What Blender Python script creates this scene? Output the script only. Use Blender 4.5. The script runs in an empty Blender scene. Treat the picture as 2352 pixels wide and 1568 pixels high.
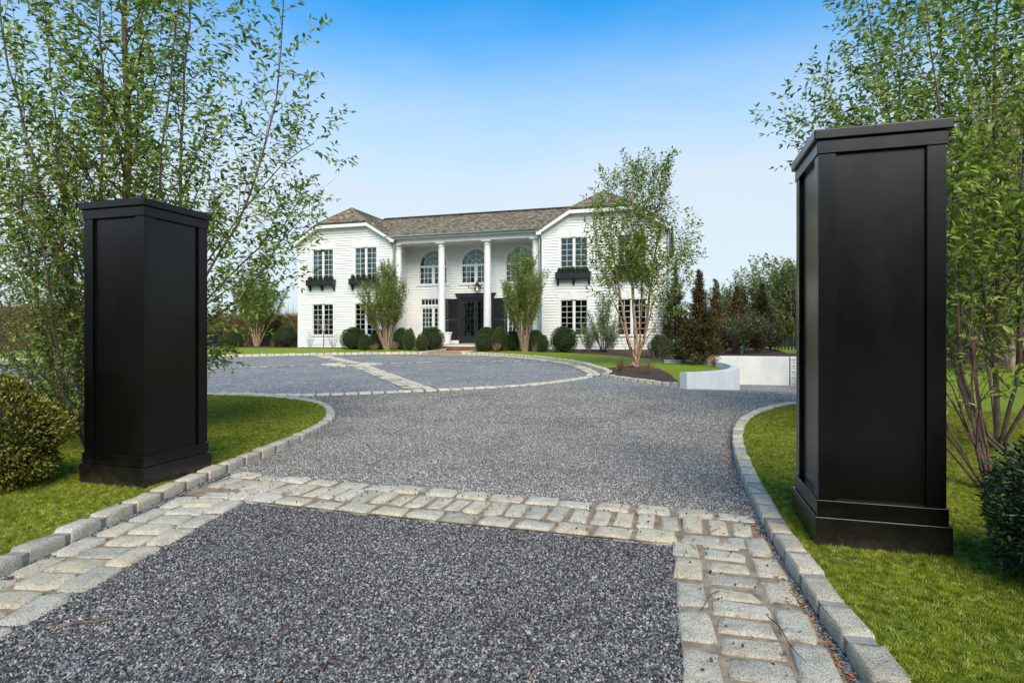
import bpy, math, random
import numpy as np
from mathutils import Vector, Matrix
from mathutils.geometry import delaunay_2d_cdt
R = math.radians
S = bpy.context.scene
col = S.collection
rnd = random.Random(7)

# ------------------------------------------------------------------ camera, sky, sun, exposure
cam_d = bpy.data.cameras.new('camera'); cam = bpy.data.objects.new('camera', cam_d); col.objects.link(cam)
EYE = 1.25
YAW = math.atan(379 / 1300)
cam.location = (0, 0, EYE); cam.rotation_euler = (R(90), 0, YAW)
cam_d.sensor_width = 36; cam_d.lens = 1300 / 2352 * 36; cam_d.shift_y = -16 / 2352
cam_d.clip_end = 3000; cam_d.clip_start = .05
S.camera = cam

SUN_EL, SUN_AZ = R(42), R(156)          # azimuth clockwise from +Y: behind the camera, to its right
w = bpy.data.worlds.new('World'); S.world = w; w.use_nodes = True
nt = w.node_tree; nt.nodes.clear()
out = nt.nodes.new('ShaderNodeOutputWorld'); bg = nt.nodes.new('ShaderNodeBackground')
sky = nt.nodes.new('ShaderNodeTexSky'); sky.sky_type = 'NISHITA'; sky.sun_disc = False
sky.sun_elevation = SUN_EL; sky.sun_rotation = SUN_AZ
sky.altitude = 0; sky.air_density = 1.0; sky.dust_density = 0.6; sky.ozone_density = 2.0
# thin milky veil that thickens towards the horizon, the same all the way round
tc = nt.nodes.new('ShaderNodeTexCoord'); sep = nt.nodes.new('ShaderNodeSeparateXYZ')
nt.links.new(tc.outputs['Generated'], sep.inputs[0])
ns = nt.nodes.new('ShaderNodeTexNoise'); ns.inputs['Scale'].default_value = 2.2; ns.inputs['Detail'].default_value = 5
mp = nt.nodes.new('ShaderNodeMapping'); mp.inputs['Scale'].default_value = (1, 1, 3.2)
nt.links.new(tc.outputs['Generated'], mp.inputs[0]); nt.links.new(mp.outputs[0], ns.inputs['Vector'])
mad = nt.nodes.new('ShaderNodeMath'); mad.operation = 'MULTIPLY_ADD'
mad.inputs[1].default_value = .16; mad.inputs[2].default_value = -.08
nt.links.new(ns.outputs['Fac'], mad.inputs[0])
ad = nt.nodes.new('ShaderNodeMath'); ad.operation = 'SUBTRACT'
nt.links.new(sep.outputs['Z'], ad.inputs[0]); nt.links.new(mad.outputs[0], ad.inputs[1])
veil = nt.nodes.new('ShaderNodeValToRGB')
cr = veil.color_ramp; cr.interpolation = 'LINEAR'
cr.elements[0].position = 0.0; cr.elements[0].color = (.97,) * 3 + (1,)
cr.elements[1].position = .56; cr.elements[1].color = (.0,) * 3 + (1,)
for p_, v_ in ((.25, .9), (.3, .75), (.346, .59), (.39, .43), (.433, .27), (.472, .13), (.51, .04)):
    e = cr.elements.new(p_); e.color = (v_, v_, v_, 1)
nt.links.new(ad.outputs[0], veil.inputs[0])
hs = nt.nodes.new('ShaderNodeHueSaturation'); hs.inputs['Saturation'].default_value = 1.35; hs.inputs['Value'].default_value = 1.0
nt.links.new(sky.outputs[0], hs.inputs['Color'])
vm = nt.nodes.new('ShaderNodeMix'); vm.data_type = 'RGBA'
vm.inputs[7].default_value = (3.45, 3.72, 3.95, 1)
tn = nt.nodes.new('ShaderNodeMix'); tn.data_type = 'RGBA'; tn.blend_type = 'MULTIPLY'; tn.inputs[0].default_value = 1
tn.inputs[7].default_value = (.2, 1.2, 1.24, 1)                # the deep azure of a polarised spring sky
nt.links.new(hs.outputs[0], tn.inputs[6])
nt.links.new(veil.outputs[0], vm.inputs[0]); nt.links.new(tn.outputs[2], vm.inputs[6])
nt.links.new(vm.outputs[2], bg.inputs[0]); bg.inputs[1].default_value = .15
nt.links.new(bg.outputs[0], out.inputs[0])

sd = bpy.data.lights.new('sun', 'SUN'); sd.energy = 3.15; sd.angle = R(42); sd.color = (1, .81, .63)
so = bpy.data.objects.new('sun', sd); col.objects.link(so)
so.rotation_euler = (R(90) - SUN_EL, 0, -SUN_AZ + math.pi)
so.location = (0, 0, 30)
S.view_settings.view_transform = 'Standard'; S.view_settings.look = 'None'
S.view_settings.exposure = 0.6; S.view_settings.gamma = 1; S.view_settings.use_curve_mapping = False
S.cycles.max_bounces = 7; S.cycles.transparent_max_bounces = 12; S.cycles.diffuse_bounces = 4; S.cycles.glossy_bounces = 3
S.cycles.use_denoising = True

sT, cT = math.sin(YAW), math.cos(YAW)
def at(px, Y):                          # where a sight line of the photograph meets the vertical plane y = Y
    u = (px - 1176) / 1300
    return Y * (-sT + u * cT) / (cT + u * sT)
def W3(px, py, d):                      # point seen at (px, py), d metres into the scene
    u = (px - 1176) / 1300; v = (768 - py) / 1300
    return Vector((d * (-sT + u * cT), d * (cT + u * sT), EYE + d * v))

# ------------------------------------------------------------------ materials
def mat(name, base=(.5, .5, .5), rough=.7, spec=.5):
    m = bpy.data.materials.new(name); m.use_nodes = True
    b = m.node_tree.nodes['Principled BSDF']
    b.inputs['Base Color'].default_value = (*base, 1); b.inputs['Roughness'].default_value = rough
    b.inputs['Specular IOR Level'].default_value = spec
    return m
def N(m, t, **kw):
    n = m.node_tree.nodes.new('ShaderNode' + t)
    for k, v in kw.items():
        if k in n.inputs: n.inputs[k].default_value = v
        else: setattr(n, k, v)
    return n
def Lk(m, a, b): m.node_tree.links.new(a, b)
def BS(m): return m.node_tree.nodes['Principled BSDF']
def ramp(m, src, stops, interp='LINEAR'):
    r = N(m, 'ValToRGB'); r.color_ramp.interpolation = interp
    r.color_ramp.elements[0].position = stops[0][0]; r.color_ramp.elements[0].color = (*stops[0][1], 1)
    r.color_ramp.elements[1].position = stops[-1][0]; r.color_ramp.elements[1].color = (*stops[-1][1], 1)
    for p, c in stops[1:-1]:
        e = r.color_ramp.elements.new(p); e.color = (*c, 1)
    Lk(m, src, r.inputs[0]); return r
def noise(m, scale, detail=4, coord='Object', rough=.55, sc=(1, 1, 1)):
    t = N(m, 'TexCoord'); p = N(m, 'Mapping'); p.inputs['Scale'].default_value = sc
    Lk(m, t.outputs[coord], p.inputs[0])
    n = N(m, 'TexNoise', Scale=scale, Detail=detail, Roughness=rough); Lk(m, p.outputs[0], n.inputs['Vector'])
    return n
def geo_noise(m, scale, detail=4, rough=.55, sc=(1, 1, 1)):
    g = N(m, 'NewGeometry'); p = N(m, 'Mapping'); p.inputs['Scale'].default_value = sc
    Lk(m, g.outputs['Position'], p.inputs[0])
    n = N(m, 'TexNoise', Scale=scale, Detail=detail, Roughness=rough); Lk(m, p.outputs[0], n.inputs['Vector'])
    return n
def bump(m, h, strength=.3, dist=.01):
    b = N(m, 'Bump', Strength=strength, Distance=dist); Lk(m, h, b.inputs['Height']); Lk(m, b.outputs[0], BS(m).inputs['Normal']); return b
def mix(m, fac, a, b, mode='MIX'):
    x = N(m, 'Mix', data_type='RGBA', blend_type=mode)
    for i, v in ((0, fac), (6, a), (7, b)):
        if hasattr(v, 'is_output'): Lk(m, v, x.inputs[i])
        elif i == 0: x.inputs[0].default_value = v
        else: x.inputs[i].default_value = (*v, 1)
    return x.outputs[2]
M = {}
def noisy(name, stops, scale, rough=.7, bs=0, bd=.01, detail=5, spec=.4, coord=None, sc=(1, 1, 1)):
    m = mat(name, rough=rough, spec=spec)
    n = geo_noise(m, scale, detail, sc=sc) if coord is None else noise(m, scale, detail, coord, sc=sc)
    r = ramp(m, n.outputs['Fac'], stops); Lk(m, r.outputs[0], BS(m).inputs['Base Color'])
    if bs: bump(m, n.outputs['Fac'], bs, bd)
    M[name] = m; return m
noisy('white_paint', [(.3, (.71, .71, .69)), (.7, (.78, .78, .765))], 3, .5, .08, .004)
noisy('wall_render', [(.3, (.56, .56, .53)), (.5, (.66, .655, .63)), (.7, (.71, .7, .68))], 2.2, .8, .25, .01, 8, sc=(1, 1, .4))
noisy('black_trim', [(.3, (.012, .013, .015)), (.7, (.02, .021, .024))], 5, .45)
noisy('copper_gutter', [(.3, (.16, .24, .24)), (.7, (.27, .36, .36))], 9, .5)
noisy('grey_pipe', [(.3, (.32, .35, .38)), (.7, (.45, .48, .5))], 6, .5)
noisy('mulch', [(.3, (.022, .013, .008)), (.5, (.07, .042, .026)), (.72, (.16, .1, .065))], 38, .95, .9, .03, 8)
noisy('soil', [(.3, (.03, .02, .013)), (.7, (.09, .06, .04))], 12, .95, .5, .02, 8)
noisy('mortar', [(.3, (.15, .11, .07)), (.55, (.27, .205, .135)), (.75, (.38, .3, .205))], 14, .95, .5, .006, 8)
noisy('kerb_mortar', [(.3, (.2, .18, .16)), (.7, (.33, .3, .265))], 22, .95, .4, .004, 8)
noisy('bark_tan', [(.3, (.2, .13, .08)), (.6, (.38, .27, .17)), (.8, (.47, .36, .25))], 14, .9, .5, .01, 6, sc=(1, 1, .3))
noisy('bark_grey', [(.3, (.065, .045, .034)), (.6, (.15, .105, .08)), (.8, (.25, .19, .15))], 24, .9, .5, .006, 6, sc=(1, 1, .5))
noisy('bark_dark', [(.3, (.06, .03, .026)), (.7, (.16, .085, .068))], 16, .9)
noisy('bark_birch', [(.36, (.07, .035, .022)), (.46, (.28, .14, .08)), (.55, (.42, .28, .19)), (.68, (.14, .075, .05))], 9, .85, .9, .02, 7, sc=(1, 1, .7))
noisy('twig_tan', [(.3, (.15, .095, .05)), (.7, (.34, .22, .12))], 5, .9)
noisy('twig_pink', [(.3, (.15, .1, .085)), (.7, (.33, .24, .2))], 3, .9)
noisy('brick_red', [(.3, (.2, .075, .045)), (.7, (.36, .15, .09))], 9, .9, .3)
noisy('brick_path', [(.3, (.3, .19, .11)), (.7, (.46, .31, .19))], 4, .9, .3)
noisy('bluestone', [(.3, (.3, .28, .22)), (.7, (.42, .4, .33))], 5, .8, .2)
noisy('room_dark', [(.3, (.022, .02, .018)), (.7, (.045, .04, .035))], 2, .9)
noisy('curtain', [(.3, (.13, .24, .25)), (.7, (.24, .38, .39))], 6, .9, .4, .03, 2, sc=(6, 1, .1))
noisy('iron', [(.3, (.03, .02, .014)), (.7, (.07, .045, .03))], 20, .5)
noisy('pot_white', [(.3, (.72, .71, .68)), (.7, (.8, .79, .77))], 5, .5)
noisy('box_grey', [(.3, (.4, .42, .42)), (.7, (.55, .57, .57))], 5, .6)
noisy('post_green', [(.3, (.01, .05, .03)), (.7, (.02, .08, .05))], 5, .5)
noisy('dead_leaf', [(.3, (.28, .09, .03)), (.5, (.4, .17, .06)), (.7, (.5, .33, .16))], 6, .85)

# black painted pillar: satin paint, faint brushing and dust towards the foot, scuffs
m = mat('pillar_paint', (.006, .006, .006), .36, .5); M['pillar_paint'] = m
n1 = geo_noise(m, 2.5, 6); n2 = geo_noise(m, 34, 6, .7, sc=(1, 1, .06)); n2b = geo_noise(m, 5, 7, .7, sc=(1, 1, .25))
c1 = ramp(m, n1.outputs['Fac'], [(.35, (.0012, .0012, .0012)), (.7, (.0035, .0032, .003))])
spk = geo_noise(m, 95, 2); sp = ramp(m, spk.outputs['Fac'], [(.76, (0, 0, 0)), (.8, (.12, .12, .11))])
g_ = N(m, 'NewGeometry'); sz = N(m, 'SeparateXYZ'); Lk(m, g_.outputs['Position'], sz.inputs[0])
n3 = geo_noise(m, 9, 8, .75); ad_ = N(m, 'Math', operation='MULTIPLY_ADD'); ad_.inputs[1].default_value = .45; ad_.inputs[2].default_value = -.2; Lk(m, n3.outputs['Fac'], ad_.inputs[0])
a2 = N(m, 'Math', operation='SUBTRACT'); Lk(m, sz.outputs['Z'], a2.inputs[0]); Lk(m, ad_.outputs[0], a2.inputs[1])
mud = ramp(m, a2.outputs[0], [(.0, (.034, .027, .02)), (.1, (.011, .0095, .0075)), (.26, (0, 0, 0))])       # rain-splashed soil on the foot
Lk(m, mix(m, 1.0, mix(m, 1.0, c1.outputs[0], sp.outputs[0], 'ADD'), mud.outputs[0], 'ADD'), BS(m).inputs['Base Color'])
rr = ramp(m, n2b.outputs['Fac'], [(.3, (.2, .2, .2)), (.7, (.27, .27, .27))]); Lk(m, rr.outputs[0], BS(m).inputs['Roughness'])
bump(m, n2.outputs['Fac'], .12, .002)

# granite sett: each stone its own tint, mica specks, lichen-ish yellowing
def granite(name, lo, hi, warm, gain=1):
    m = mat(name, rough=.85, spec=.3); M[name] = m
    oi = N(m, 'ObjectInfo')
    base = ramp(m, oi.outputs['Random'], [(0, lo), (.35, hi), (.6, warm), (.8, tuple(a * .92 for a in hi)), (1, tuple(a * 1.06 for a in warm))])
    f = geo_noise(m, 170, 3, .7); fr = ramp(m, f.outputs['Fac'], [(.36, (.28, .28, .28)), (.49, (.92, .92, .92)), (.62, (1.1, 1.1, 1.08))])
    g = geo_noise(m, 11, 6, .65); gr = ramp(m, g.outputs['Fac'], [(.3, (.72, .7, .66)), (.55, (1, 1, 1)), (.75, (1.08, 1.05, .98))])
    Lk(m, mix(m, 1.0, mix(m, 1.0, base.outputs[0], fr.outputs[0], 'MULTIPLY'), gr.outputs[0], 'MULTIPLY'), BS(m).inputs['Base Color'])
    h = geo_noise(m, 24, 9, .78); bump(m, h.outputs['Fac'], 1.0, .022)
granite('granite', (.56, .515, .42), (.78, .71, .575), (.74, .635, .46))
granite('granite_kerb', (.57, .52, .42), (.77, .7, .565), (.7, .6, .44))

# gravel sheet (pieces too small to tell apart) and loose pebbles
def gravel_mat(name, pebble):
    m = mat(name, rough=.85, spec=.3 if pebble else .06); M[name] = m
    stops = [(0, (.012, .0125, .014)), (.3, (.04, .04, .043)), (.6, (.1, .099, .1)), (.84, (.19, .187, .183)), (.96, (.36, .36, .35)), (1, (.5, .42, .32))]
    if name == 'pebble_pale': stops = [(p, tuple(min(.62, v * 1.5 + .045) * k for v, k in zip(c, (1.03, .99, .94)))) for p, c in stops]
    if pebble:
        oi = N(m, 'ObjectInfo'); big = geo_noise(m, .9, 6, .62); br = ramp(m, big.outputs['Fac'], [(.3, (.74, .74, .75)), (.5, (1, 1, 1)), (.7, (1.2, 1.18, 1.15))])
        Lk(m, mix(m, 1.0, ramp(m, oi.outputs['Random'], stops).outputs[0], br.outputs[0], 'MULTIPLY'), BS(m).inputs['Base Color'])
    else:
        g = N(m, 'NewGeometry')
        v = N(m, 'TexVoronoi', Scale=58.0); Lk(m, g.outputs['Position'], v.inputs['Vector'])
        se = N(m, 'SeparateColor'); Lk(m, v.outputs['Color'], se.inputs[0])
        st2 = [(0, (.05, .052, .056)), (.3, (.14, .137, .134)), (.55, (.25, .244, .233)), (.8, (.38, .368, .345)), (1, (.6, .55, .48))]
        a = ramp(m, se.outputs[0], st2)
        v3 = N(m, 'TexVoronoi', Scale=19.0); Lk(m, g.outputs['Position'], v3.inputs['Vector'])
        s3 = N(m, 'SeparateColor'); Lk(m, v3.outputs['Color'], s3.inputs[0])
        a3 = ramp(m, s3.outputs[0], [(0, (.62, .62, .63)), (.5, (.98, .98, .98)), (1, (1.4, 1.4, 1.4))])
        big = geo_noise(m, .7, 5, .6); br = ramp(m, big.outputs['Fac'], [(.3, (.84, .84, .85)), (.7, (1.14, 1.13, 1.12))])
        c = mix(m, 1.0, mix(m, .5, a.outputs[0], a3.outputs[0], 'MULTIPLY'), br.outputs[0], 'MULTIPLY')
        Lk(m, c, BS(m).inputs['Base Color'])
        bump(m, v.outputs['Distance'], .5, .012)
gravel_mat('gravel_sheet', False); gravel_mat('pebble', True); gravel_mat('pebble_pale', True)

# grass
def grass_mat(name, blades):
    m = mat(name, rough=.7, spec=.25); M[name] = m
    st = [(0, (.04, .06, .004)), (.35, (.13, .165, .008)), (.7, (.25, .28, .016)), (.9, (.36, .37, .05)), (1, (.48, .44, .17))]
    if blades:
        oi = N(m, 'ObjectInfo'); a = ramp(m, oi.outputs['Random'], st).outputs[0]
        big = geo_noise(m, 1.6, 4); br = ramp(m, big.outputs['Fac'], [(.3, (.8, .85, .8)), (.7, (1.12, 1.08, 1))])
        a = mix(m, 1.0, a, br.outputs[0], 'MULTIPLY')
    else:
        f = geo_noise(m, 20, 9, .82); g = geo_noise(m, 2.2, 6)
        a = mix(m, 1.0, ramp(m, f.outputs['Fac'], [(.32, (.07, .11, .006)), (.48, (.2, .265, .012)), (.6, (.3, .36, .018)), (.72, (.4, .43, .05))]).outputs[0],
                ramp(m, g.outputs['Fac'], [(.3, (.8, .84, .8)), (.7, (1.14, 1.1, 1))]).outputs[0], 'MULTIPLY')
        bump(m, f.outputs['Fac'], 1, .04)
    Lk(m, a, BS(m).inputs['Base Color'])
grass_mat('turf', False); grass_mat('blade', True)

# leaves
def leaf_mat(name, stops, trans=.3, rough=.5, tint_z=None):
    m = mat(name, rough=rough, spec=.35); M[name] = m
    g = N(m, 'NewGeometry')
    c = ramp(m, g.outputs['Random Per Island'], stops).outputs[0]
    if tint_z:
        p = N(m, 'TexCoord'); s = N(m, 'SeparateXYZ'); Lk(m, p.outputs['Object'], s.inputs[0])
        nn = noise(m, 2.5, 3); a = N(m, 'Math', operation='ADD'); Lk(m, s.outputs['Z'], a.inputs[0]); Lk(m, nn.outputs['Fac'], a.inputs[1])
        r = ramp(m, a.outputs[0], [(0, (0, 0, 0)), (1, (1, 1, 1))]); mr = N(m, 'MapRange'); mr.inputs[1].default_value = tint_z[0]; mr.inputs[2].default_value = tint_z[1]
        Lk(m, a.outputs[0], mr.inputs[0]); c = mix(m, mr.outputs[0], c, tint_z[2])
    b = BS(m); Lk(m, c, b.inputs['Base Color'])
    t = N(m, 'BsdfTranslucent'); Lk(m, mix(m, 1.0, c, (1.25, 1.3, .8), 'MULTIPLY'), t.inputs[0])
    x = N(m, 'MixShader'); x.inputs[0].default_value = trans
    Lk(m, b.outputs[0], x.inputs[1]); Lk(m, t.outputs[0], x.inputs[2])
    Lk(m, x.outputs[0], m.node_tree.nodes['Material Output'].inputs['Surface'])
leaf_mat('leaf_spring', [(0, (.045, .085, .014)), (.3, (.12, .19, .028)), (.65, (.26, .35, .055)), (1, (.5, .54, .15))], .45)
leaf_mat('leaf_small', [(0, (.07, .12, .025)), (.5, (.19, .28, .06)), (1, (.42, .5, .17))], .45)
leaf_mat('leaf_myrtle', [(0, (.08, .13, .025)), (.5, (.2, .3, .06)), (.9, (.36, .45, .12)), (1, (.36, .27, .14))], .45)
leaf_mat('leaf_olive', [(0, (.1, .16, .06)), (.5, (.2, .29, .12)), (1, (.38, .46, .24))], .35)
leaf_mat('leaf_far', [(0, (.08, .13, .035)), (.4, (.18, .27, .08)), (.75, (.3, .38, .14)), (1, (.4, .27, .18))], .4)
leaf_mat('leaf_box', [(0, (.016, .035, .006)), (.5, (.04, .075, .012)), (.9, (.075, .12, .02)), (1, (.13, .15, .03))], .15)
leaf_mat('leaf_box_pale', [(0, (.03, .05, .008)), (.5, (.075, .11, .016)), (1, (.17, .18, .04))], .15)
leaf_mat('leaf_gold', [(0, (.045, .065, .008)), (.4, (.13, .14, .018)), (.75, (.28, .25, .035)), (1, (.42, .35, .08))], .2)
leaf_mat('leaf_holly', [(0, (.012, .026, .008)), (.5, (.028, .052, .017)), (.9, (.06, .1, .035)), (1, (.13, .16, .06))], .1, .38)
leaf_mat('leaf_rhodo', [(0, (.03, .05, .02)), (.5, (.085, .12, .045)), (1, (.2, .23, .1))], .15)
leaf_mat('leaf_brown', [(0, (.12, .065, .03)), (.5, (.23, .13, .06)), (1, (.36, .22, .11))], .2, .8)
leaf_mat('needle', [(0, (.028, .032, .01)), (.5, (.07, .07, .018)), (.9, (.15, .125, .032)), (1, (.24, .18, .07))], .15, .8, (1.2, 3.6, (.13, .08, .03)))
leaf_mat('needle_brown', [(0, (.06, .04, .018)), (.5, (.16, .1, .042)), (1, (.32, .22, .1))], .15, .8)
leaf_mat('needle_green', [(0, (.018, .03, .014)), (.5, (.045, .06, .02)), (1, (.14, .11, .04))], .15, .8)
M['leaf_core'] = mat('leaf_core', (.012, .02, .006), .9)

# cedar shingles, weathered unevenly
m = mat('shingle', rough=.9, spec=.2); M['shingle'] = m
g = N(m, 'NewGeometry')
a = ramp(m, g.outputs['Random Per Island'], [(0, (.11, .085, .058)), (.3, (.19, .152, .108)), (.6, (.27, .222, .16)), (.85, (.35, .305, .235)), (1, (.22, .205, .17))])
f = geo_noise(m, 28, 4, sc=(1, .2, .2)); fr = ramp(m, f.outputs['Fac'], [(.3, (.75, .75, .75)), (.7, (1.15, 1.15, 1.15))])
Lk(m, mix(m, 1.0, a.outputs[0], fr.outputs[0], 'MULTIPLY'), BS(m).inputs['Base Color'])

# window glass: see-through with a strong mirror of sky and trees
def glass(name, refl, tint):
    m = mat(name); M[name] = m
    tr = N(m, 'BsdfTransparent'); tr.inputs[0].default_value = (*tint, 1)
    gl = N(m, 'BsdfGlossy', Roughness=.015); gl.inputs[0].default_value = (.72, .96, 1, 1)
    n = geo_noise(m, 1.7, 3); b = N(m, 'Bump', Strength=.25, Distance=.006); Lk(m, n.outputs['Fac'], b.inputs['Height']); Lk(m, b.outputs[0], gl.inputs['Normal'])
    x = N(m, 'MixShader'); x.inputs[0].default_value = refl
    Lk(m, tr.outputs[0], x.inputs[1]); Lk(m, gl.outputs[0], x.inputs[2]); Lk(m, x.outputs[0], m.node_tree.nodes['Material Output'].inputs['Surface'])
glass('window_glass', .1, (.5, .62, .62)); glass('door_glass', .1, (.7, .74, .7)); glass('lantern_glass', .1, (.9, .88, .8))
m = mat('flame', (1, .6, .25)); M['flame'] = m
BS(m).inputs['Emission Color'].default_value = (1, .55, .2, 1); BS(m).inputs['Emission Strength'].default_value = 4

# ------------------------------------------------------------------ object helpers
def link(o, parent=None):
    col.objects.link(o)
    if parent is not None: o.parent = parent
    return o
def mesh(name, verts, faces, mats, smooth=False, mi=None):
    me = bpy.data.meshes.new(name); me.from_pydata([tuple(v) for v in verts], [], faces)
    for m_ in (mats if isinstance(mats, (list, tuple)) else [mats]): me.materials.append(M[m_] if isinstance(m_, str) else m_)
    if mi is not None: me.polygons.foreach_set('material_index', mi)
    if smooth: me.polygons.foreach_set('use_smooth', [True] * len(me.polygons))
    me.update(); return me
def obj(name, me, parent=None, loc=None, rot=None, scale=None):
    o = bpy.data.objects.new(name, me); link(o, parent)
    if loc is not None: o.location = loc
    if rot is not None: o.rotation_euler = rot
    if scale is not None: o.scale = scale
    return o
def tag(o, label=None, cat=None, group=None, kind=None):
    for k, v in (('label', label), ('category', cat), ('group', group), ('kind', kind)):
        if v: o[k] = v
    return o
def empty(name, loc=(0, 0, 0), rz=0):
    o = bpy.data.objects.new(name, None); o.location = loc; o.rotation_euler = (0, 0, rz); o.empty_display_size = .2; col.objects.link(o); return o
def copy_tree(o, parent=None):
    kids = [c for c in o.children]
    c = o.copy(); col.objects.link(c); c.parent = parent
    for k in kids: copy_tree(k, c)
    return c
class MB:
    def __init__(s): s.v = []; s.f = []
    def box(s, x0, x1, y0, y1, z0, z1):
        n = len(s.v)
        s.v += [(x0, y0, z0), (x1, y0, z0), (x1, y1, z0), (x0, y1, z0), (x0, y0, z1), (x1, y0, z1), (x1, y1, z1), (x0, y1, z1)]
        s.f += [tuple(n + i for i in q) for q in ((0, 3, 2, 1), (4, 5, 6, 7), (0, 1, 5, 4), (1, 2, 6, 5), (2, 3, 7, 6), (3, 0, 4, 7))]; return s
    def bar(s, a, b, wx, wz, up=(0, 0, 1)):       # box beam between two points
        a = Vector(a); b = Vector(b); d = (b - a).normalized(); u = Vector(up); sd_ = d.cross(u).normalized(); u = sd_.cross(d)
        n = len(s.v)
        for p in (a, b):
            for i, j in ((-1, -1), (1, -1), (1, 1), (-1, 1)): s.v.append(tuple(p + sd_ * (i * wx / 2) + u * (j * wz / 2)))
        s.f += [tuple(n + i for i in q) for q in ((0, 1, 2, 3), (7, 6, 5, 4), (0, 4, 5, 1), (1, 5, 6, 2), (2, 6, 7, 3), (3, 7, 4, 0))]; return s
    def prism(s, poly, y0, y1):                   # polygon in the xz plane extruded in y
        n = len(s.v); k = len(poly)
        s.v += [(x, y0, z) for x, z in poly] + [(x, y1, z) for x, z in poly]
        s.f += [tuple(range(n, n + k)), tuple(range(n + 2 * k - 1, n + k - 1, -1))]
        s.f += [(n + i, n + k + i, n + k + (i + 1) % k, n + (i + 1) % k) for i in range(k)]; return s
    def lathe(s, prof, cx=0, cy=0, seg=24):
        n = len(s.v); k = len(prof)
        for r, z in prof:
            for i in range(seg):
                a = 2 * math.pi * i / seg; s.v.append((cx + r * math.cos(a), cy + r * math.sin(a), z))
        for j in range(k - 1):
            for i in range(seg):
                a = n + j * seg + i; b = n + j * seg + (i + 1) % seg; s.f.append((a, b, b + seg, a + seg))
        s.f.append(tuple(range(n + seg - 1, n - 1, -1))); s.f.append(tuple(range(n + (k - 1) * seg, n + k * seg))); return s
    def tube(s, pts, rad, seg=6):
        n = len(s.v); k = len(pts)
        for j, p in enumerate(pts):
            p = Vector(p); d = (Vector(pts[min(j + 1, k - 1)]) - Vector(pts[max(j - 1, 0)])).normalized()
            a = d.orthogonal().normalized(); b = d.cross(a); r = rad[j] if hasattr(rad, '__len__') else rad
            for i in range(seg):
                t = 2 * math.pi * i / seg; s.v.append(tuple(p + a * (r * math.cos(t)) + b * (r * math.sin(t))))
        for j in range(k - 1):
            for i in range(seg):
                a = n + j * seg + i; b = n + j * seg + (i + 1) % seg; s.f.append((a, b, b + seg, a + seg))
        s.f.append(tuple(range(n + seg - 1, n - 1, -1))); s.f.append(tuple(range(n + (k - 1) * seg, n + k * seg))); return s
    def me(s, name, m, smooth=False): return mesh(name, s.v, s.f, m, smooth)
    def build(s, name, m, parent=None, smooth=False, bevel=0, **k):
        o = obj(name, s.me(name, m, smooth), parent, **k)
        if bevel:
            b = o.modifiers.new('bevel', 'BEVEL'); b.width = bevel; b.segments = 2; b.limit_method = 'ANGLE'; b.harden_normals = True
        return o
def spline(pts, step=.1):
    P_ = [Vector(p) for p in pts]; out_ = []
    for i in range(len(P_) - 1):
        p0 = P_[max(i - 1, 0)]; p1 = P_[i]; p2 = P_[i + 1]; p3 = P_[min(i + 2, len(P_) - 1)]
        n = max(2, int((p2 - p1).length / step))
        for j in range(n):
            t = j / n
            out_.append(.5 * ((2 * p1) + (p2 - p0) * t + (2 * p0 - 5 * p1 + 4 * p2 - p3) * t * t + (3 * p1 - p0 - 3 * p2 + p3) * t ** 3))
    out_.append(P_[-1]); return out_
def offset(poly, d):                               # to the left of travel
    o_ = []
    for i, p in enumerate(poly):
        t = (poly[min(i + 1, len(poly) - 1)] - poly[max(i - 1, 0)]).normalized()
        o_.append(p + Vector((-t.y, t.x)) * d)
    return o_

# ------------------------------------------------------------------ ground heights
def sm(a, b, x): t = max(0, min(1, (x - a) / (b - a))); return t * t * (3 - 2 * t)
def g0(x, y): return max(0, min(.47, (y - 8) * .0225))
RX = [12.3, 13.3, 14.9, 19, 60]; RZ = [.1, .03, -.18, -.59, -.6]
def ghz(x, y):                                     # driveway: level court, then the ramp down beside the house
    b = g0(x, y)
    if y > 12.3:
        wgt = sm(.02, .5, x) * (1 - sm(4.4, 4.65, x)) * (1 - sm(22.8, 23.2, y))
        b = b * (1 - wgt) + float(np.interp(y, RX, RZ)) * wgt
    return b
def sheet(name, poly, zf, m, step=1.0, kind='structure', skirt=0):
    poly = [Vector(p) for p in poly]; fine = []
    for a, b in zip(poly, poly[1:] + poly[:1]):
        k = max(1, min(60, int((b - a).length / step))); fine += [a.lerp(b, i / k) for i in range(k)]
    poly = fine
    xs = [p.x for p in poly]; ys = [p.y for p in poly]
    vs = list(poly); n = len(poly)
    def inside(x, y):
        c = False; j = n - 1
        for i in range(n):
            a, b = poly[i], poly[j]
            if (a.y > y) != (b.y > y) and x < (b.x - a.x) * (y - a.y) / (b.y - a.y) + a.x: c = not c
            j = i
        return c
    x = min(xs) + step / 2
    while x < max(xs):
        y = min(ys) + step / 2
        while y < max(ys):
            if inside(x, y): vs.append(Vector((x, y)))
            y += step
        x += step
    r = delaunay_2d_cdt(vs, [], [list(range(n))], 1, 1e-5)
    V = [(v.x, v.y, zf(v.x, v.y)) for v in r[0]]
    F = []
    for f in r[2]:
        a, b, c = (Vector(V[i]) for i in f[:3])
        F.append(tuple(f) if (b - a).cross(c - a).z > 0 else tuple(reversed(f)))
    o = obj(name, mesh(name, V, F, m, True))
    if kind: o['kind'] = kind
    return o

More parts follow.
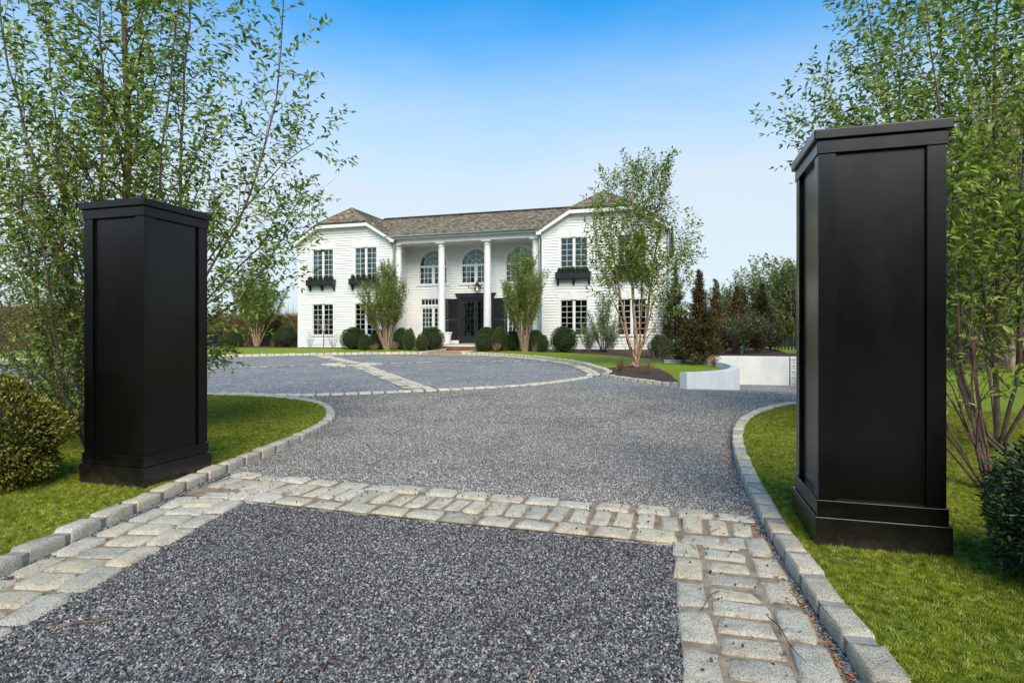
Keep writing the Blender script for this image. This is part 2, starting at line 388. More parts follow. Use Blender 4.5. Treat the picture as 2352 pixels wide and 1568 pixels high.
# wide terrain sheet under everything, out to the horizon
xs = [-900, -300, -120, -60, -40, -30] + [x * 1.0 for x in range(-26, -1)] + [x * .25 for x in range(-4, 28)] + [8, 10, 14, 20, 30, 45, 70, 150, 400, 900]
ys = [-300, -80, -30, -12, -4] + list(range(0, 12)) + [12 + .25 * i for i in range(45)] + [24, 26, 28, 30, 34, 40, 50, 70, 120, 300, 900, 1600]
V = [(x, y, ghz(x, y) - .06) for y in ys for x in xs]; nx = len(xs)
F = [(j * nx + i, j * nx + i + 1, (j + 1) * nx + i + 1, (j + 1) * nx + i) for j in range(len(ys) - 1) for i in range(nx - 1)]
tag(obj('ground', mesh('ground', V, F, 'soil', True)), kind='structure')

# ------------------------------------------------------------------ layout lines (plan view, metres)
LK = spline([(-2.72, .2), (-3.0, 1.05), (-3.3, 2.08), (-3.44, 2.4), (-3.58, 2.98), (-3.67, 3.29), (-3.78, 3.67), (-3.87, 4.02), (-3.92, 4.35), (-3.99, 4.73), (-4.07, 5.08),
      (-4.14, 5.4), (-4.21, 5.74), (-4.3, 6.1), (-4.42, 6.5), (-4.62, 6.96), (-4.95, 7.46), (-5.33, 7.98), (-5.75, 8.42), (-6.2, 8.72), (-6.65, 8.9), (-7.22, 9.03), (-7.95, 9.07), (-9.0, 9.0), (-12, 8.95), (-17, 9.1)])
RK = spline([(.8, 1.0), (.7, 1.7), (.63, 2.34), (.6, 2.61), (.58, 2.92), (.56, 3.25), (.54, 3.63), (.52, 4.47), (.53, 5.27), (.53, 5.73), (.55, 6.2), (.59, 6.74), (.64, 7.35), (.73, 7.95),
      (.86, 8.6), (1.06, 9.15), (1.3, 9.65), (1.6, 10.1), (2.0, 10.55), (2.55, 11.2), (3.2, 12.1), (3.75, 13.1), (4.1, 14.1)])
def smooth(l, k=40):
    l = [p.copy() for p in l]
    for _ in range(k): l = [l[0]] + [(l[i - 1] + l[i] * 2 + l[i + 1]) / 4 for i in range(1, len(l) - 1)] + [l[-1]]
    return l
LK = smooth(LK); RK = smooth(RK, 25)
FKL = spline([(-34, 14.5), (-28, 15.8), (-23, 17.6), (-19.3, 19.6), (-16.5, 21.5), (-14.3, 22.65), (-12.6, 23.4), (-11.4, 23.75)])
FKR = spline([(-9.35, 23.86), (-8.28, 23.6), (-6.4, 22.45), (-4.74, 21.0), (-3.35, 19.1), (-2.4, 17.1), (-1.98, 15.95), (-1.83, 15.3), (-1.9, 14.85)])
BK = spline([(-1.93, 14.85), (-1.38, 14.0), (-.64, 13.3), (.1, 12.72)])
WALLC = spline([(.2, 12.52), (.7, 13.0), (1.15, 13.75), (1.43, 14.7), (1.54, 15.7), (1.5, 16.8), (1.32, 17.9), (.95, 19.2), (.5, 20.6), (.2, 22.0), (.05, 24.0), (.05, 27.9)])
lawn_z = .055
gr = lambda x, y: ghz(x, y) + .002
# driveway gravel
drive_poly = [(-34, -1), (6.5, -1), (6.5, 24.5), (-9.2, 24.5), (-11.5, 24.5), (-34, 24.5)]
drive = sheet('driveway', drive_poly, gr, 'gravel_sheet', .5)

def lawn(name, poly, step=.7, h=lawn_z, m='turf', extra=0, f=g0): return sheet(name, poly, lambda x, y: f(x, y) + h + extra, m, step)
lk_in = offset(LK, .1); rk_in = offset(RK, -.1); fkl_in = offset(FKL, .07); fkr_in = offset(FKR, .07); bk_in = offset(BK, .07)
lawn('lawn', [(-30, .2), ] + [tuple(p) for p in lk_in] + [(-30, 9.3)])
# right-hand lawn keeps clear of the ramp
lawn('lawn', [tuple(p) for p in rk_in] + [(4.42, 22.5), (4.6, 40), (40, 60), (40, 1.0)], 1.0)
pathL, pathR = -11.25, -9.5
lawn('lawn', [(-34, 28.0)] + [tuple(p) for p in fkl_in] + [(pathL, 24.0), (pathL, 26.8)] + [(-12.6, 26.55), (-15.9, 26.5), (-18.5, 27.2), (-24, 27.2)], 1.0)
wl = [tuple(p) for p in offset(WALLC, .14)]
lawn('lawn', [(pathR, 26.7), (pathR, 23.93)] + [tuple(p) for p in fkr_in[1:-4]] + [(-1.9, 16.6), (-1.55, 17.3), (-1.0, 17.6), (-.55, 16.8), (-.2, 15.2), (0.04, 13.1)] + [p for p in wl if 13.1 < p[1] < 19.6]
     + [(0.0, 20.0), (-2.5, 23.2), (-5.2, 25.3), (-7.5, 26.2)], .8)
def mulch(poly, h=.06, step=.35, bumpy=.02):
    rr_ = random.Random(3)
    return lawn('mulch_bed', poly, step, h, 'mulch', f=lambda x, y: g0(x, y) + bumpy * (math.sin(x * 7.3 + y * 3.1) + math.sin(y * 8.9 - x * 2.7)) * .5)
mulch([(-1.93, 14.9)] + [tuple(p) for p in bk_in[1:-1]] + [(0.04, 12.75), (0.04, 13.2), (-.2, 15.25), (-.5, 16.9), (-1.0, 17.72), (-1.6, 17.4), (-2.0, 16.7), (-1.83, 15.6)], .075)
mulch([(-34, 27.9), (-24, 27.15), (-18.5, 27.15), (-15.9, 26.45), (-12.6, 26.5), (pathL, 26.75), (pathL, 28.6), (-34, 30)], .05)
mulch([(pathR, 26.65), (-7.5, 26.15), (-5.2, 25.25), (-2.5, 23.15), (0, 19.95), (1.0, 19.1), (.0, 23), (0.0, 28.6), (pathR, 28.6)], .05)
tag(sheet('mulch_bed', [(.1, 22.72), (10, 22.72), (14, 40), (-3, 60), (.1, 34)], lambda x, y: .46, 'mulch', 2.0), kind='structure')
# island of grass far left in the court
isl = spline([(-33, 12.6), (-27, 13.4), (-22.5, 14.0), (-20.5, 14.6), (-20.3, 15.2), (-22, 15.4), (-26, 14.9), (-33, 13.9)], .5)
lawn('lawn', [tuple(p) for p in isl], 1.0)

# grass blades and pebbles close to the camera: geometry nodes scatter, one mass each
def gn_scatter(o, build, density, scale=(.7, 1.3), tilt=.25, full=False, seed=1, keep=True):
    ng = bpy.data.node_groups.new('scatter', 'GeometryNodeTree')
    ng.interface.new_socket('Geometry', in_out='INPUT', socket_type='NodeSocketGeometry'); ng.interface.new_socket('Geometry', in_out='OUTPUT', socket_type='NodeSocketGeometry')
    A = ng.nodes.new; K = ng.links.new
    gi, go = A('NodeGroupInput'), A('NodeGroupOutput')
    d = A('GeometryNodeDistributePointsOnFaces'); d.inputs['Density'].default_value = density; d.inputs['Seed'].default_value = seed
    K(gi.outputs[0], d.inputs['Mesh'])
    ins = A('GeometryNodeInstanceOnPoints'); K(d.outputs['Points'], ins.inputs['Points'])
    K(build(ng), ins.inputs['Instance'])
    rr_ = A('FunctionNodeRandomValue'); rr_.data_type = 'FLOAT_VECTOR'
    t = math.pi if full else tilt
    rr_.inputs[0].default_value = (-t, -t, 0); rr_.inputs[1].default_value = (t, t, 6.283); K(rr_.outputs[0], ins.inputs['Rotation'])
    sc = A('FunctionNodeRandomValue'); sc.data_type = 'FLOAT_VECTOR'
    sc.inputs[0].default_value = (scale[0],) * 3; sc.inputs[1].default_value = (scale[1],) * 3; K(sc.outputs[0], ins.inputs['Scale'])
    if keep:
        j = A('GeometryNodeJoinGeometry'); K(gi.outputs[0], j.inputs[0]); K(ins.outputs[0], j.inputs[0]); K(j.outputs[0], go.inputs[0])
    else: K(ins.outputs[0], go.inputs[0])
    md = o.modifiers.new('scatter', 'NODES'); md.node_group = ng
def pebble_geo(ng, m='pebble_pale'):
    A = ng.nodes.new; K = ng.links.new
    ic = A('GeometryNodeMeshIcoSphere'); ic.inputs['Radius'].default_value = .007; ic.inputs['Subdivisions'].default_value = 1
    tr = A('GeometryNodeTransform'); tr.inputs['Scale'].default_value = (1.15, .85, .55); K(ic.outputs[0], tr.inputs['Geometry'])
    sm_ = A('GeometryNodeSetMaterial'); sm_.inputs['Material'].default_value = M[m]; K(tr.outputs[0], sm_.inputs['Geometry'])
    sh = A('GeometryNodeSetShadeSmooth'); K(sm_.outputs[0], sh.inputs[0]); sh.inputs['Shade Smooth'].default_value = False
    return sh.outputs[0]
def tuft_geo(h, n, r=.0016):
    def f(ng):
        A = ng.nodes.new; K = ng.links.new; j = A('GeometryNodeJoinGeometry'); q = random.Random(n)
        for i in range(n):
            c = A('GeometryNodeMeshCone'); c.fill_type = 'NONE'; c.inputs['Vertices'].default_value = 3; c.inputs['Radius Bottom'].default_value = r; c.inputs['Radius Top'].default_value = r * .12
            c.inputs['Depth'].default_value = h * q.uniform(.7, 1.2)
            t = A('GeometryNodeTransform'); t.inputs['Rotation'].default_value = (q.uniform(-.75, .75), q.uniform(-.75, .75), q.uniform(0, 6))
            t.inputs['Translation'].default_value = (q.uniform(-.014, .014), q.uniform(-.014, .014), 0); K(c.outputs[0], t.inputs['Geometry']); K(t.outputs[0], j.inputs[0])
        s_ = A('GeometryNodeSetMaterial'); s_.inputs['Material'].default_value = M['blade']; K(j.outputs[0], s_.inputs['Geometry']); return s_.outputs[0]
    return f
def between(a, ya, b, yb):                     # stretch of a kerb line by y
    return [tuple(p) for p in a if ya <= p.y <= yb and p.x > -9.5], [tuple(p) for p in b if ya <= p.y <= yb and p.x < 3]
# front panel of gravel, framed by setts
o = sheet('gravel', [(-2.72, 1.0), (-2.72, 1.35), (-2.93, 2.3), (-3.13, 3.45), (-.02, 3.44), (.04, 2.8), (.1, 2.2), (.24, 1.0)], lambda x, y: .006, 'gravel_sheet', .4, None)
tag(o, 'loose dark grey gravel in the panel in front of the cobble band', 'gravel', kind='stuff'); gn_scatter(o, lambda ng: pebble_geo(ng, 'pebble'), 16000, (.6, 1.4), full=True)
a_, b_ = between(offset(LK, -.015), 4.35, offset(RK, .015), 4.2, ) if False else ([tuple(p) for p in offset(LK, -.02) if 4.3 <= p.y <= 7.6], [tuple(p) for p in offset(RK, .02) if 4.2 <= p.y <= 7.6])
o = sheet('gravel', [(-3.8, 4.19), (.46, 4.19)] + b_ + list(reversed(a_)), lambda x, y: ghz(x, y) + .006, 'gravel_sheet', .4, None)
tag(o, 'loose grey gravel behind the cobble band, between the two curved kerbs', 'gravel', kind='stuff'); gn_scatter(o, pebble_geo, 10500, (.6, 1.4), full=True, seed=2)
a_, b_ = [tuple(p) for p in offset(LK, -.02) if 7.6 < p.y < 9.6 and p.x > -7.2], [tuple(p) for p in offset(RK, .02) if 7.6 < p.y < 10.6]
o = sheet('gravel', b_ + [(2.2, 12.0), (-2.5, 12.6), (-4.4, 11.1), (-6, 10.0), (-7.0, 9.4)] + list(reversed(a_)), lambda x, y: ghz(x, y) + .006, 'gravel_sheet', .5, None)
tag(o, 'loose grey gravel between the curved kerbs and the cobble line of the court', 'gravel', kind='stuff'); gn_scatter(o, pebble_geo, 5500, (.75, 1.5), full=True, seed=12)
# gravel caught in the gutter between kerb and setts
for nm, pl, lb in (('gravel', [(.5, 1.0), (.62, 2.3), (.585, 2.9), (.56, 3.3), (.54, 4.2), (.49, 4.2), (.5, 3.5), (.54, 2.5), (.62, 1.0)], 'dark gravel caught in the narrow gap along the right kerb'),
                   ('gravel', [(-2.9, .8), (-3.28, 2.1), (-3.44, 2.65), (-3.6, 3.3), (-3.72, 3.62), (-3.9, 4.2), (-3.84, 4.2), (-3.74, 3.98), (-3.62, 3.55), (-3.42, 2.6), (-3.2, 2.0)], 'dark gravel caught in the narrow gap along the left kerb')):
    pass
def strip_gravel(line, a, b, y0, y1, lb, seed):
    A_ = [tuple(p) for p in offset(line, a) if y0 <= p.y <= y1]; B_ = [tuple(p) for p in offset(line, b) if y0 <= p.y <= y1]
    o = sheet('gravel', A_ + list(reversed(B_)), lambda x, y: .014, 'gravel_sheet', .3, None)
    tag(o, lb, 'gravel', kind='stuff'); gn_scatter(o, lambda ng: pebble_geo(ng, 'pebble'), 9000, (.5, 1.1), full=True, seed=seed)
strip_gravel(RK, .002, .055, 1.2, 4.15, 'dark gravel caught in the narrow gap along the right kerb', 4)
strip_gravel(LK, -.002, -.055, 1.0, 4.2, 'dark gravel caught in the narrow gap along the left kerb', 5)
o = sheet('gravel', [(-3.7, 3.5), (.5, 3.5), (.5, 1.1), (.02, 1.1), (-.03, 3.46), (.5, 3.5), (.5, 4.16), (-3.8, 4.1)][:2] + [(.5, 4.16), (-3.8, 4.1)], lambda x, y: .04, 'mortar', .5, None)
tag(o, 'stray pebbles kicked onto the cobble band across the drive', 'gravel', kind='stuff'); gn_scatter(o, lambda ng: pebble_geo(ng, 'pebble'), 70, (.6, 1.3), full=True, seed=21, keep=False)
o = sheet('gravel', [(.0, 1.1), (.5, 1.1), (.48, 3.5), (.0, 3.5)], lambda x, y: .036, 'mortar', .5, None)
tag(o, 'stray pebbles lying on the right-hand cobble band beside the kerb', 'gravel', kind='stuff'); gn_scatter(o, lambda ng: pebble_geo(ng, 'pebble'), 60, (.6, 1.4), full=True, seed=22, keep=False)
# turf blades
o = sheet('grass', [tuple(p) for p in offset(LK, .12) if p.x > -9 and p.y > .9] + [(-9, 5), (-6.5, 1.0)], lambda x, y: g0(x, y) + lawn_z + .003, 'turf', .6, None)
tag(o, 'short bright green turf left of the driveway, round the foot of the black pillar', 'grass', kind='stuff'); gn_scatter(o, tuft_geo(.02, 7, .0018), 2500, (.6, 1.3), .3, seed=3)
o = sheet('grass', [tuple(p) for p in offset(RK, -.12) if p.y < 10.3] + [(5, 10), (6, 7), (3.2, 1.2)], lambda x, y: g0(x, y) + lawn_z + .003, 'turf', .6, None)
tag(o, 'short green turf right of the driveway, round the foot of the taller black pillar', 'grass', kind='stuff'); gn_scatter(o, tuft_geo(.02, 7, .0018), 2500, (.6, 1.3), .3, seed=6)

# ------------------------------------------------------------------ kerb stones and setts
def stone_mesh(name, seed, m, wob=.05, round_=.12):
    """unit block, worn edges, uneven top: x,y,z each -0.5..0.5, 4x4 top"""
    q = random.Random(seed); n = 4; v = []; f = []
    us = [-.5, -.5 + round_, .5 - round_, .5]
    rings = [(-.5, 0.0), (.5 - round_ * 2.2, 0.0), (.5 - round_ * .5, round_ * .35)]
    top = {}
    def P_(i, j): return us[i], us[j]
    border = [(i, 0) for i in range(3)] + [(3, j) for j in range(3)] + [(i, 3) for i in range(3, 0, -1)] + [(0, j) for j in range(3, 0, -1)]
    jit = {b: (q.uniform(-wob, wob), q.uniform(-wob, wob)) for b in border}
    for z, ins in rings:
        for b in border:
            x, y = P_(*b); x *= 1 - 2 * ins; y *= 1 - 2 * ins
            if abs(b[0] - 1.5) > 1 and abs(b[1] - 1.5) > 1: x *= 1 - round_ * .45; y *= 1 - round_ * .45
            v.append((x + jit[b][0] * .6 + q.uniform(-.4, .4) * wob, y + jit[b][1] * .6 + q.uniform(-.4, .4) * wob, z + (q.uniform(-.1, .1) if z > 0 else 0) * .5))
    for k in range(2):
        for i in range(12): f.append((k * 12 + i, k * 12 + (i + 1) % 12, k * 12 + 12 + (i + 1) % 12, k * 12 + 12 + i))
    inner = {}
    for i in (1, 2):
        for j in (1, 2):
            inner[(i, j)] = len(v); v.append((us[i] * .8, us[j] * .8, .5 + q.uniform(-.08, .05)))
    idx = {b: 24 + k for k, b in enumerate(border)}; idx.update(inner)
    for i in range(3):
        for j in range(3): f.append((idx[(i, j)], idx[(i + 1, j)], idx[(i + 1, j + 1)], idx[(i, j + 1)]))
    return mesh(name, v, f, m, True)
setts = [stone_mesh('sett', i, 'granite', .068, .12) for i in range(10)]
kerbs = [stone_mesh('kerb_stone', 50 + i, 'granite_kerb', .022, .07) for i in range(10)]
def put_stone(parent, lib, x, y, z, rz, lx, ly, lz, name='stone', q=rnd):
    o = obj(name, q.choice(lib), parent, (x, y, z), (q.uniform(-.03, .03), q.uniform(-.02, .02), rz + q.choice((0, math.pi)) + q.uniform(-.045, .045)), (lx, ly, lz)); return o
def walk(line, pitch, start=0):
    """points every `pitch` along a polyline -> (pos, tangent angle)"""
    res = []; acc = 0; nxt = start
    for a, b in zip(line, line[1:]):
        d = (b - a).length
        while nxt <= acc + d and d > 0:
            p = a.lerp(b, (nxt - acc) / d); res.append((p, math.atan2(b.y - a.y, b.x - a.x))); nxt += pitch(rnd) if callable(pitch) else pitch
        acc += d
    return res
def kerb(line, zf, L_=.295, wd=.122, hgt=.085, side=1, gap=.042, n_max=300, name='kerb', stone_len=None):
    k = empty(name, (0, 0, 0)); k['kind'] = 'structure'
    c = offset(line, side * wd / 2)
    mb = MB(); prev = None
    fine = walk(c, .12)
    sec = [(-wd / 2 + .012, -.1), (-wd / 2 + .009, hgt - .012), (wd / 2 - .009, hgt - .012), (wd / 2 - .012, -.1)]
    vs = []; fs = []
    for p, a in fine:
        n = Vector((-math.sin(a), math.cos(a)))
        for o_, z_ in sec: vs.append((p.x + n.x * o_, p.y + n.y * o_, zf(p.x, p.y) + z_))
    for i in range(len(fine) - 1):
        for j in range(3): fs.append((i * 4 + j, i * 4 + j + 1, i * 4 + 5 + j, i * 4 + 4 + j))
    obj('mortar_bed', mesh('mortar_bed', vs, fs, 'kerb_mortar'), k)
    pts = walk(c, L_, L_ / 2)
    for i, (p, a) in enumerate(pts[:n_max]):
        ln = (L_ - gap) * rnd.uniform(.96, 1.02); h = hgt * rnd.uniform(.94, 1.08) + .1
        put_stone(k, kerbs, p.x, p.y, zf(p.x, p.y) - .1 + h / 2 + .002, a, ln, wd * rnd.uniform(.94, 1.05), h)
    return k
kerb(LK[3:], lambda x, y: g0(x, y), side=1)
kerb(RK, lambda x, y: g0(x, y), side=-1)
kerb(FKL, g0, side=1, hgt=.1, L_=.3); kerb(FKR, g0, side=1, hgt=.1, L_=.26, wd=.16); kerb(BK, g0, side=1, hgt=.09, L_=.24)
kerb(spline([(-11.4, 23.75), (-11.25, 24.1), (-11.2, 25.0), (-11.25, 26.6)]), g0, side=1, hgt=.1)
kerb(spline([(-9.5, 26.6), (-9.55, 25.0), (-9.5, 24.1), (-9.35, 23.86)]), g0, side=1, hgt=.1)

def band(line, courses, zf, name='cobble_band', n_max=300, mortar_w=.5, mo=0, top=.03, mz=.012):
    k = empty(name, (0, 0, 0)); k['kind'] = 'structure'
    vs = []; fs = []; fine = walk(line, .15) + [(line[-1], math.atan2(line[-1].y - line[-2].y, line[-1].x - line[-2].x))]
    for p, a in fine:
        n = Vector((-math.sin(a), math.cos(a)))
        for o_ in (mo - mortar_w / 2, mo + mortar_w / 2): vs.append((p.x + n.x * o_, p.y + n.y * o_, zf(p.x, p.y) + mz))
    for i in range(len(fine) - 1): fs.append((i * 2, i * 2 + 2, i * 2 + 3, i * 2 + 1))
    obj('mortar_bed', mesh('mortar_bed', vs, fs, 'mortar'), k)
    cnt = 0
    for off, wdt, pitch, t0 in courses:
        for p, a in walk(offset(line, off), lambda q, pp=pitch: pp * q.uniform(.95, 1.05), t0):
            if cnt >= n_max: break
            cnt += 1
            h = .12; z = zf(p.x, p.y) + top - h / 2 + rnd.uniform(-.007, .008)
            put_stone(k, setts, p.x, p.y, z, a, pitch - .022 - rnd.uniform(0, .014), wdt * rnd.uniform(.96, 1.08), h)
    return k
flat = lambda x, y: 0.0
band(spline([(-3.74, 3.84), (-2.4, 3.82), (-1.2, 3.81), (.53, 3.83)]), [(-.245, .165, .262, .75), (.02, .275, .148, .14), (.265, .155, .268, .12)], flat, mortar_w=.7, mo=.01)
rb = spline([(.4, .9), (.345, 1.6), (.3, 2.3), (.275, 3.0), (.25, 3.66)])
band(rb, [(.215, .14, .3, .1), (0.01, .235, .158, .08), (-.195, .135, .3, .22)], flat, mortar_w=.56, mz=.016)
lb = spline([(-2.66, .7), (-2.92, 1.6), (-3.08, 2.3), (-3.22, 2.9), (-3.4, 3.62)])
band(lb, [(.21, .14, .3, .1), (.005, .235, .19, .08), (-.2, .14, .3, .22)], flat, mortar_w=.56, mz=.008)
# inlaid lines across the court
gz = lambda x, y: g0(x, y)
FL = spline([(-9.0, 9.52), (-7.9, 9.55), (-7.2, 9.66), (-6.6, 9.9), (-5.99, 10.26), (-5.1, 10.85), (-4.3, 11.45), (-3.5, 12.15), (-2.9, 12.95), (-2.4, 13.9), (-2.12, 14.7)])
band(FL, [(0, .2, .27, .1)], gz, mortar_w=.2, top=.035)
band(spline([(-2.12, 14.7), (-2.2, 15.5), (-2.6, 16.8), (-3.4, 18.7), (-4.7, 20.55), (-6.3, 22.0), (-8.2, 23.1), (-10.5, 23.3), (-12.8, 23.0)]), [(.09, .17, .27, .1), (-.09, .17, .27, .2)], gz, mortar_w=.38, top=.02)
band(spline([(-15.0, 21.6), (-12.9, 19.5), (-10.5, 17.1), (-5.2, 11.0)]), [(.19, .185, .28, .1), (0, .185, .28, .22), (-.19, .185, .28, .1)], gz, mortar_w=.57, top=.02)
band(spline([(-30, 3.5), (-22, 9.3), (-14.37, 14.6), (-11.9, 16.6), (-10.86, 17.3), (-9.96, 17.8), (-8.19, 18.9), (-6.6, 19.8), (-4.6, 20.2)]), [(0, .18, .3, .1)], gz, mortar_w=.22, top=.02, n_max=200)
dm = MB(); dm.lathe([(1.05, 0), (1.05, .012), (.01, .012)], 0, 0, 40)
hubo = dm.build('cobble_roundel', 'mortar', None, loc=(-10.86, 17.35, g0(0, 17.35) - .004)); hubo['kind'] = 'structure'
for rr_, nst in ((.95, 24), (.72, 18), (.5, 12)):
    for i in range(nst):
        a = 2 * math.pi * i / nst
        put_stone(hubo, setts, rr_ * math.cos(a), rr_ * math.sin(a), -.034 + .004, a, .19, 2 * math.pi * rr_ / nst - .03, .12)
obj('centre_stone', MB().lathe([(.3, 0), (.3, .03), (.01, .03)], 0, 0, 20).me('centre_stone', 'brick_red'), hubo)

# ------------------------------------------------------------------ gate pillars
def pillar(loc, Hh, label):
    t = empty('gate_pillar', loc); tag(t, label, 'gate pillar', 'black panelled gate pillars either side of the drive')
    k = Hh / 2.36; P2 = .334
    def sq(mb, h, z0, z1): return mb.box(-h, h, -h, h, z0, z1)
    sq(MB(), P2, -.04, .17 * k).build('plinth', 'pillar_paint', t, bevel=.006)
    sq(MB(), P2 - .014, .172 * k, .262 * k).build('base_board', 'pillar_paint', t, bevel=.004)
    sh = P2 - .045
    sq(MB(), sh, .262 * k, Hh - .06).build('shaft', 'pillar_paint', t)
    st = .02; wst = .09
    for sx, sy in ((1, 0), (-1, 0), (0, 1), (0, -1)):
        for e in (-1, 1):
            mb = MB(); lo, hi = (sh + .022 - wst, sh + .022) if e > 0 else (-sh - .022, -sh - .022 + wst)
            if sy: mb.box(lo, hi, *( (sh, sh + .021) if sy > 0 else (-sh - .021, -sh)), .264 * k, Hh - .135)
            else:
                lo2, hi2 = (sh - wst + .02, sh - .001) if e > 0 else (-sh + .001, -sh + wst - .02)
                mb.box(*((sh, sh + .022) if sx > 0 else (-sh - .022, -sh)), lo2, hi2, .264 * k, Hh - .135)
            mb.build('stile', 'pillar_paint', t, bevel=.002)
    sq(MB(), sh + .029, Hh - .134, Hh - .06).build('frieze_board', 'pillar_paint', t, bevel=.003)
    sq(MB(), P2 + .004, Hh - .058, Hh).build('cap', 'pillar_paint', t, bevel=.007)
    return t
pillar((-3.957 - .334, 3.40 + .334, .05), 2.26, 'black panelled square gate pillar standing left of the drive beside the yellow-green bush')
pillar((.750 + .334, 3.56 + .334, .05), 2.36, 'taller-looking black panelled gate pillar standing right of the drive on the turf')

# ------------------------------------------------------------------ white retaining walls
def ribbon_wall(name, line, th, ztop, zbot, m, parent=None):
    a = line; b = offset(line, th); vs = []; fs = []; n = len(line); r = .03
    zt_ = ztop
    for p, q_ in zip(a, b):
        d = (q_ - p).normalized(); ztop = zt_(p.y) if callable(zt_) else zt_
        prof = [(0, zbot), (0, ztop - r), (r * .3, ztop - r * .3), (r, ztop), (th - r, ztop), (th - r * .3, ztop - r * .3), (th, ztop - r), (th, zbot)]
        for o_, z in prof: vs.append((p.x + d.x * o_, p.y + d.y * o_, z))
    for i in range(n - 1):
        for j in range(7): fs.append((i * 8 + j, (i + 1) * 8 + j, (i + 1) * 8 + j + 1, i * 8 + j + 1))
    fs.append(tuple(range(7, -1, -1))); fs.append(tuple(range((n - 1) * 8, n * 8)))
    return obj(name, mesh(name, vs, fs, m, False), parent)
w1 = ribbon_wall('retaining_wall', WALLC, .22, .445, -1.0, 'wall_render'); tag(w1, 'low curved white rendered wall holding back the lawn beside the sunken ramp', 'retaining wall')
for p in w1.data.polygons: p.use_smooth = len(p.vertices) == 4
w1.data.set_sharp_from_angle(angle=R(30))
w2 = empty('retaining_wall', (0, 0, 0)); tag(w2, 'straight white wall at the back of the sunken ramp with a block pier at its end', 'retaining wall')
ribbon_wall('wall_face', [Vector((x, 22.42 + .01 * x)) for x in (.3, 1.5, 2.6, 3.9)], .25, .45, -1.0, 'wall_render', w2)
for i in range(10):
    z0 = -.62 + i * .107
    for x0, x1 in ((3.93, 4.16), (4.19, 4.42)) if i % 2 else ((3.93, 4.02), (4.05, 4.3), (4.33, 4.42)):
        MB().box(x0, x1, 22.42, 22.66, z0, z0 + .095).build('block', 'wall_render', w2, bevel=.008)
MB().box(3.93, 4.43, 22.47, 22.64, -1, .455).build('pier_core', 'wall_render', w2)
w3 = ribbon_wall('retaining_wall', [Vector((4.45, 22.6)), Vector((4.45, 18)), Vector((4.4, 15.5)), Vector((4.15, 14.1))], .2, lambda y: g0(0, y) + .09, -1.0, 'wall_render'); tag(w3, 'white side wall of the sunken ramp hidden behind the right gate pillar', 'retaining wall')

# ------------------------------------------------------------------ house
Zb = .49                                           # ground at the house
house = empty('house', (-10.8, 30, Zb)); tag(house, 'two storey white clapboard house with columned porch and brown shingle roof', 'house')
inv = Matrix.Translation(-house.location)
def hb(mb, name, m, parent=house, bevel=0, smooth=False, **k):
    if parent is house: mb.v = [(x + 10.8, y - 30, z - Zb) for x, y, z in mb.v]
    return mb.build(name, m, parent, smooth, bevel, **k)
XL0, XL1, XR0, XR1, YF, YB, YBACK = -21.13, -15.04, -6.6, -.5, 28.1, 29.83, 38.5
EAVE = 6.42; ROW = .1437
wz0, wz1 = 1.23, 2.97; uz0, uz1 = 4.36, 6.10
WW = 1.34
wins = [(-19.47, wz0, wz1, 0), (-16.7, wz0, wz1, 0), (-19.47, uz0, uz1, 0), (-16.7, uz0, uz1, 0), (-4.96, wz0, wz1, 1), (-2.12, wz0, wz1, 1), (-4.96, uz0, uz1, 1), (-2.12, uz0, uz1, 1)]
trim_open = [(c - WW / 2 - .11, c + WW / 2 + .11, z0 - .08, z1 + .06) for c, z0, z1, k in wins]
CX_ = -10.8
arches = [-13.39, -10.8, -8.2]; AR = .87; AZ0, AZ1 = 4.12, 5.15
door_open = (-11.8, -9.8, .6, 3.52)
french = [-13.39, -8.2]; FZ0, FZ1 = .7, 3.28

# individual clapboards, lapped
cl_me = {}
def clap(x0, x1, z, Y):
    if x1 - x0 < .03: return
    key = round(x1 - x0, 2)
    if key not in cl_me:
        L_ = x1 - x0
        cl_me[key] = mesh('clapboard', [(0, -.037, 0), (L_, -.037, 0), (L_, 0, 0), (0, 0, 0), (0, -.004, ROW + .012), (L_, -.004, ROW + .012), (L_, 0, ROW + .012), (0, 0, ROW + .012)],
                          [(0, 3, 2, 1), (4, 5, 6, 7), (0, 1, 5, 4), (2, 3, 7, 6), (1, 2, 6, 5), (3, 0, 4, 7)], 'white_paint')
    obj('clapboard', cl_me[key], house, (x0 + 10.8, Y - 30, z - Zb), (rnd.uniform(-.0015, .0015), 0, 0))
def cut(segs, a, b):
    o_ = []
    for x0, x1 in segs:
        if b <= x0 or a >= x1: o_.append((x0, x1))
        else:
            if a > x0: o_.append((x0, a))
            if b < x1: o_.append((b, x1))
    return o_
GS = .62; PEAK = 8.52; FLATZ = 7.50
def wall_rows(x0, x1, Y, ztop, holes, gable=None):
    z = Zb + .03
    while z < ztop:
        a, b = x0, x1
        if gable and z > EAVE - .1:
            hw = min((PEAK - .33 - (z + ROW * .3)) / GS, 3.2); a, b = max(x0, gable - hw), min(x1, gable + hw)
        s = [(a, b)]
        for h in holes:
            if h[0] == 'arch':
                c, r, za, zs = h[1:]
                zm = z + ROW / 2
                if zm < za - .06: continue
                if zm <= zs: s = cut(s, c - r, c + r)
                elif zm < zs + r: hw_ = math.sqrt(r * r - (zm - zs) ** 2); s = cut(s, c - hw_, c + hw_)
            elif z + ROW * .6 > h[2] and z + ROW * .4 < h[3]: s = cut(s, h[0], h[1])
        for p, q_ in s: clap(p, q_, z, Y)
        z += ROW
for k, (x0, x1) in enumerate(((XL0 + .1, XL1 - .1), (XR0 + .1, XR1 - .1))):
    holes = [trim_open[i] for i in range(8) if wins[i][3] == k]
    wall_rows(x0, x1, YF, FLATZ - .22, holes, (x0 + x1) / 2)
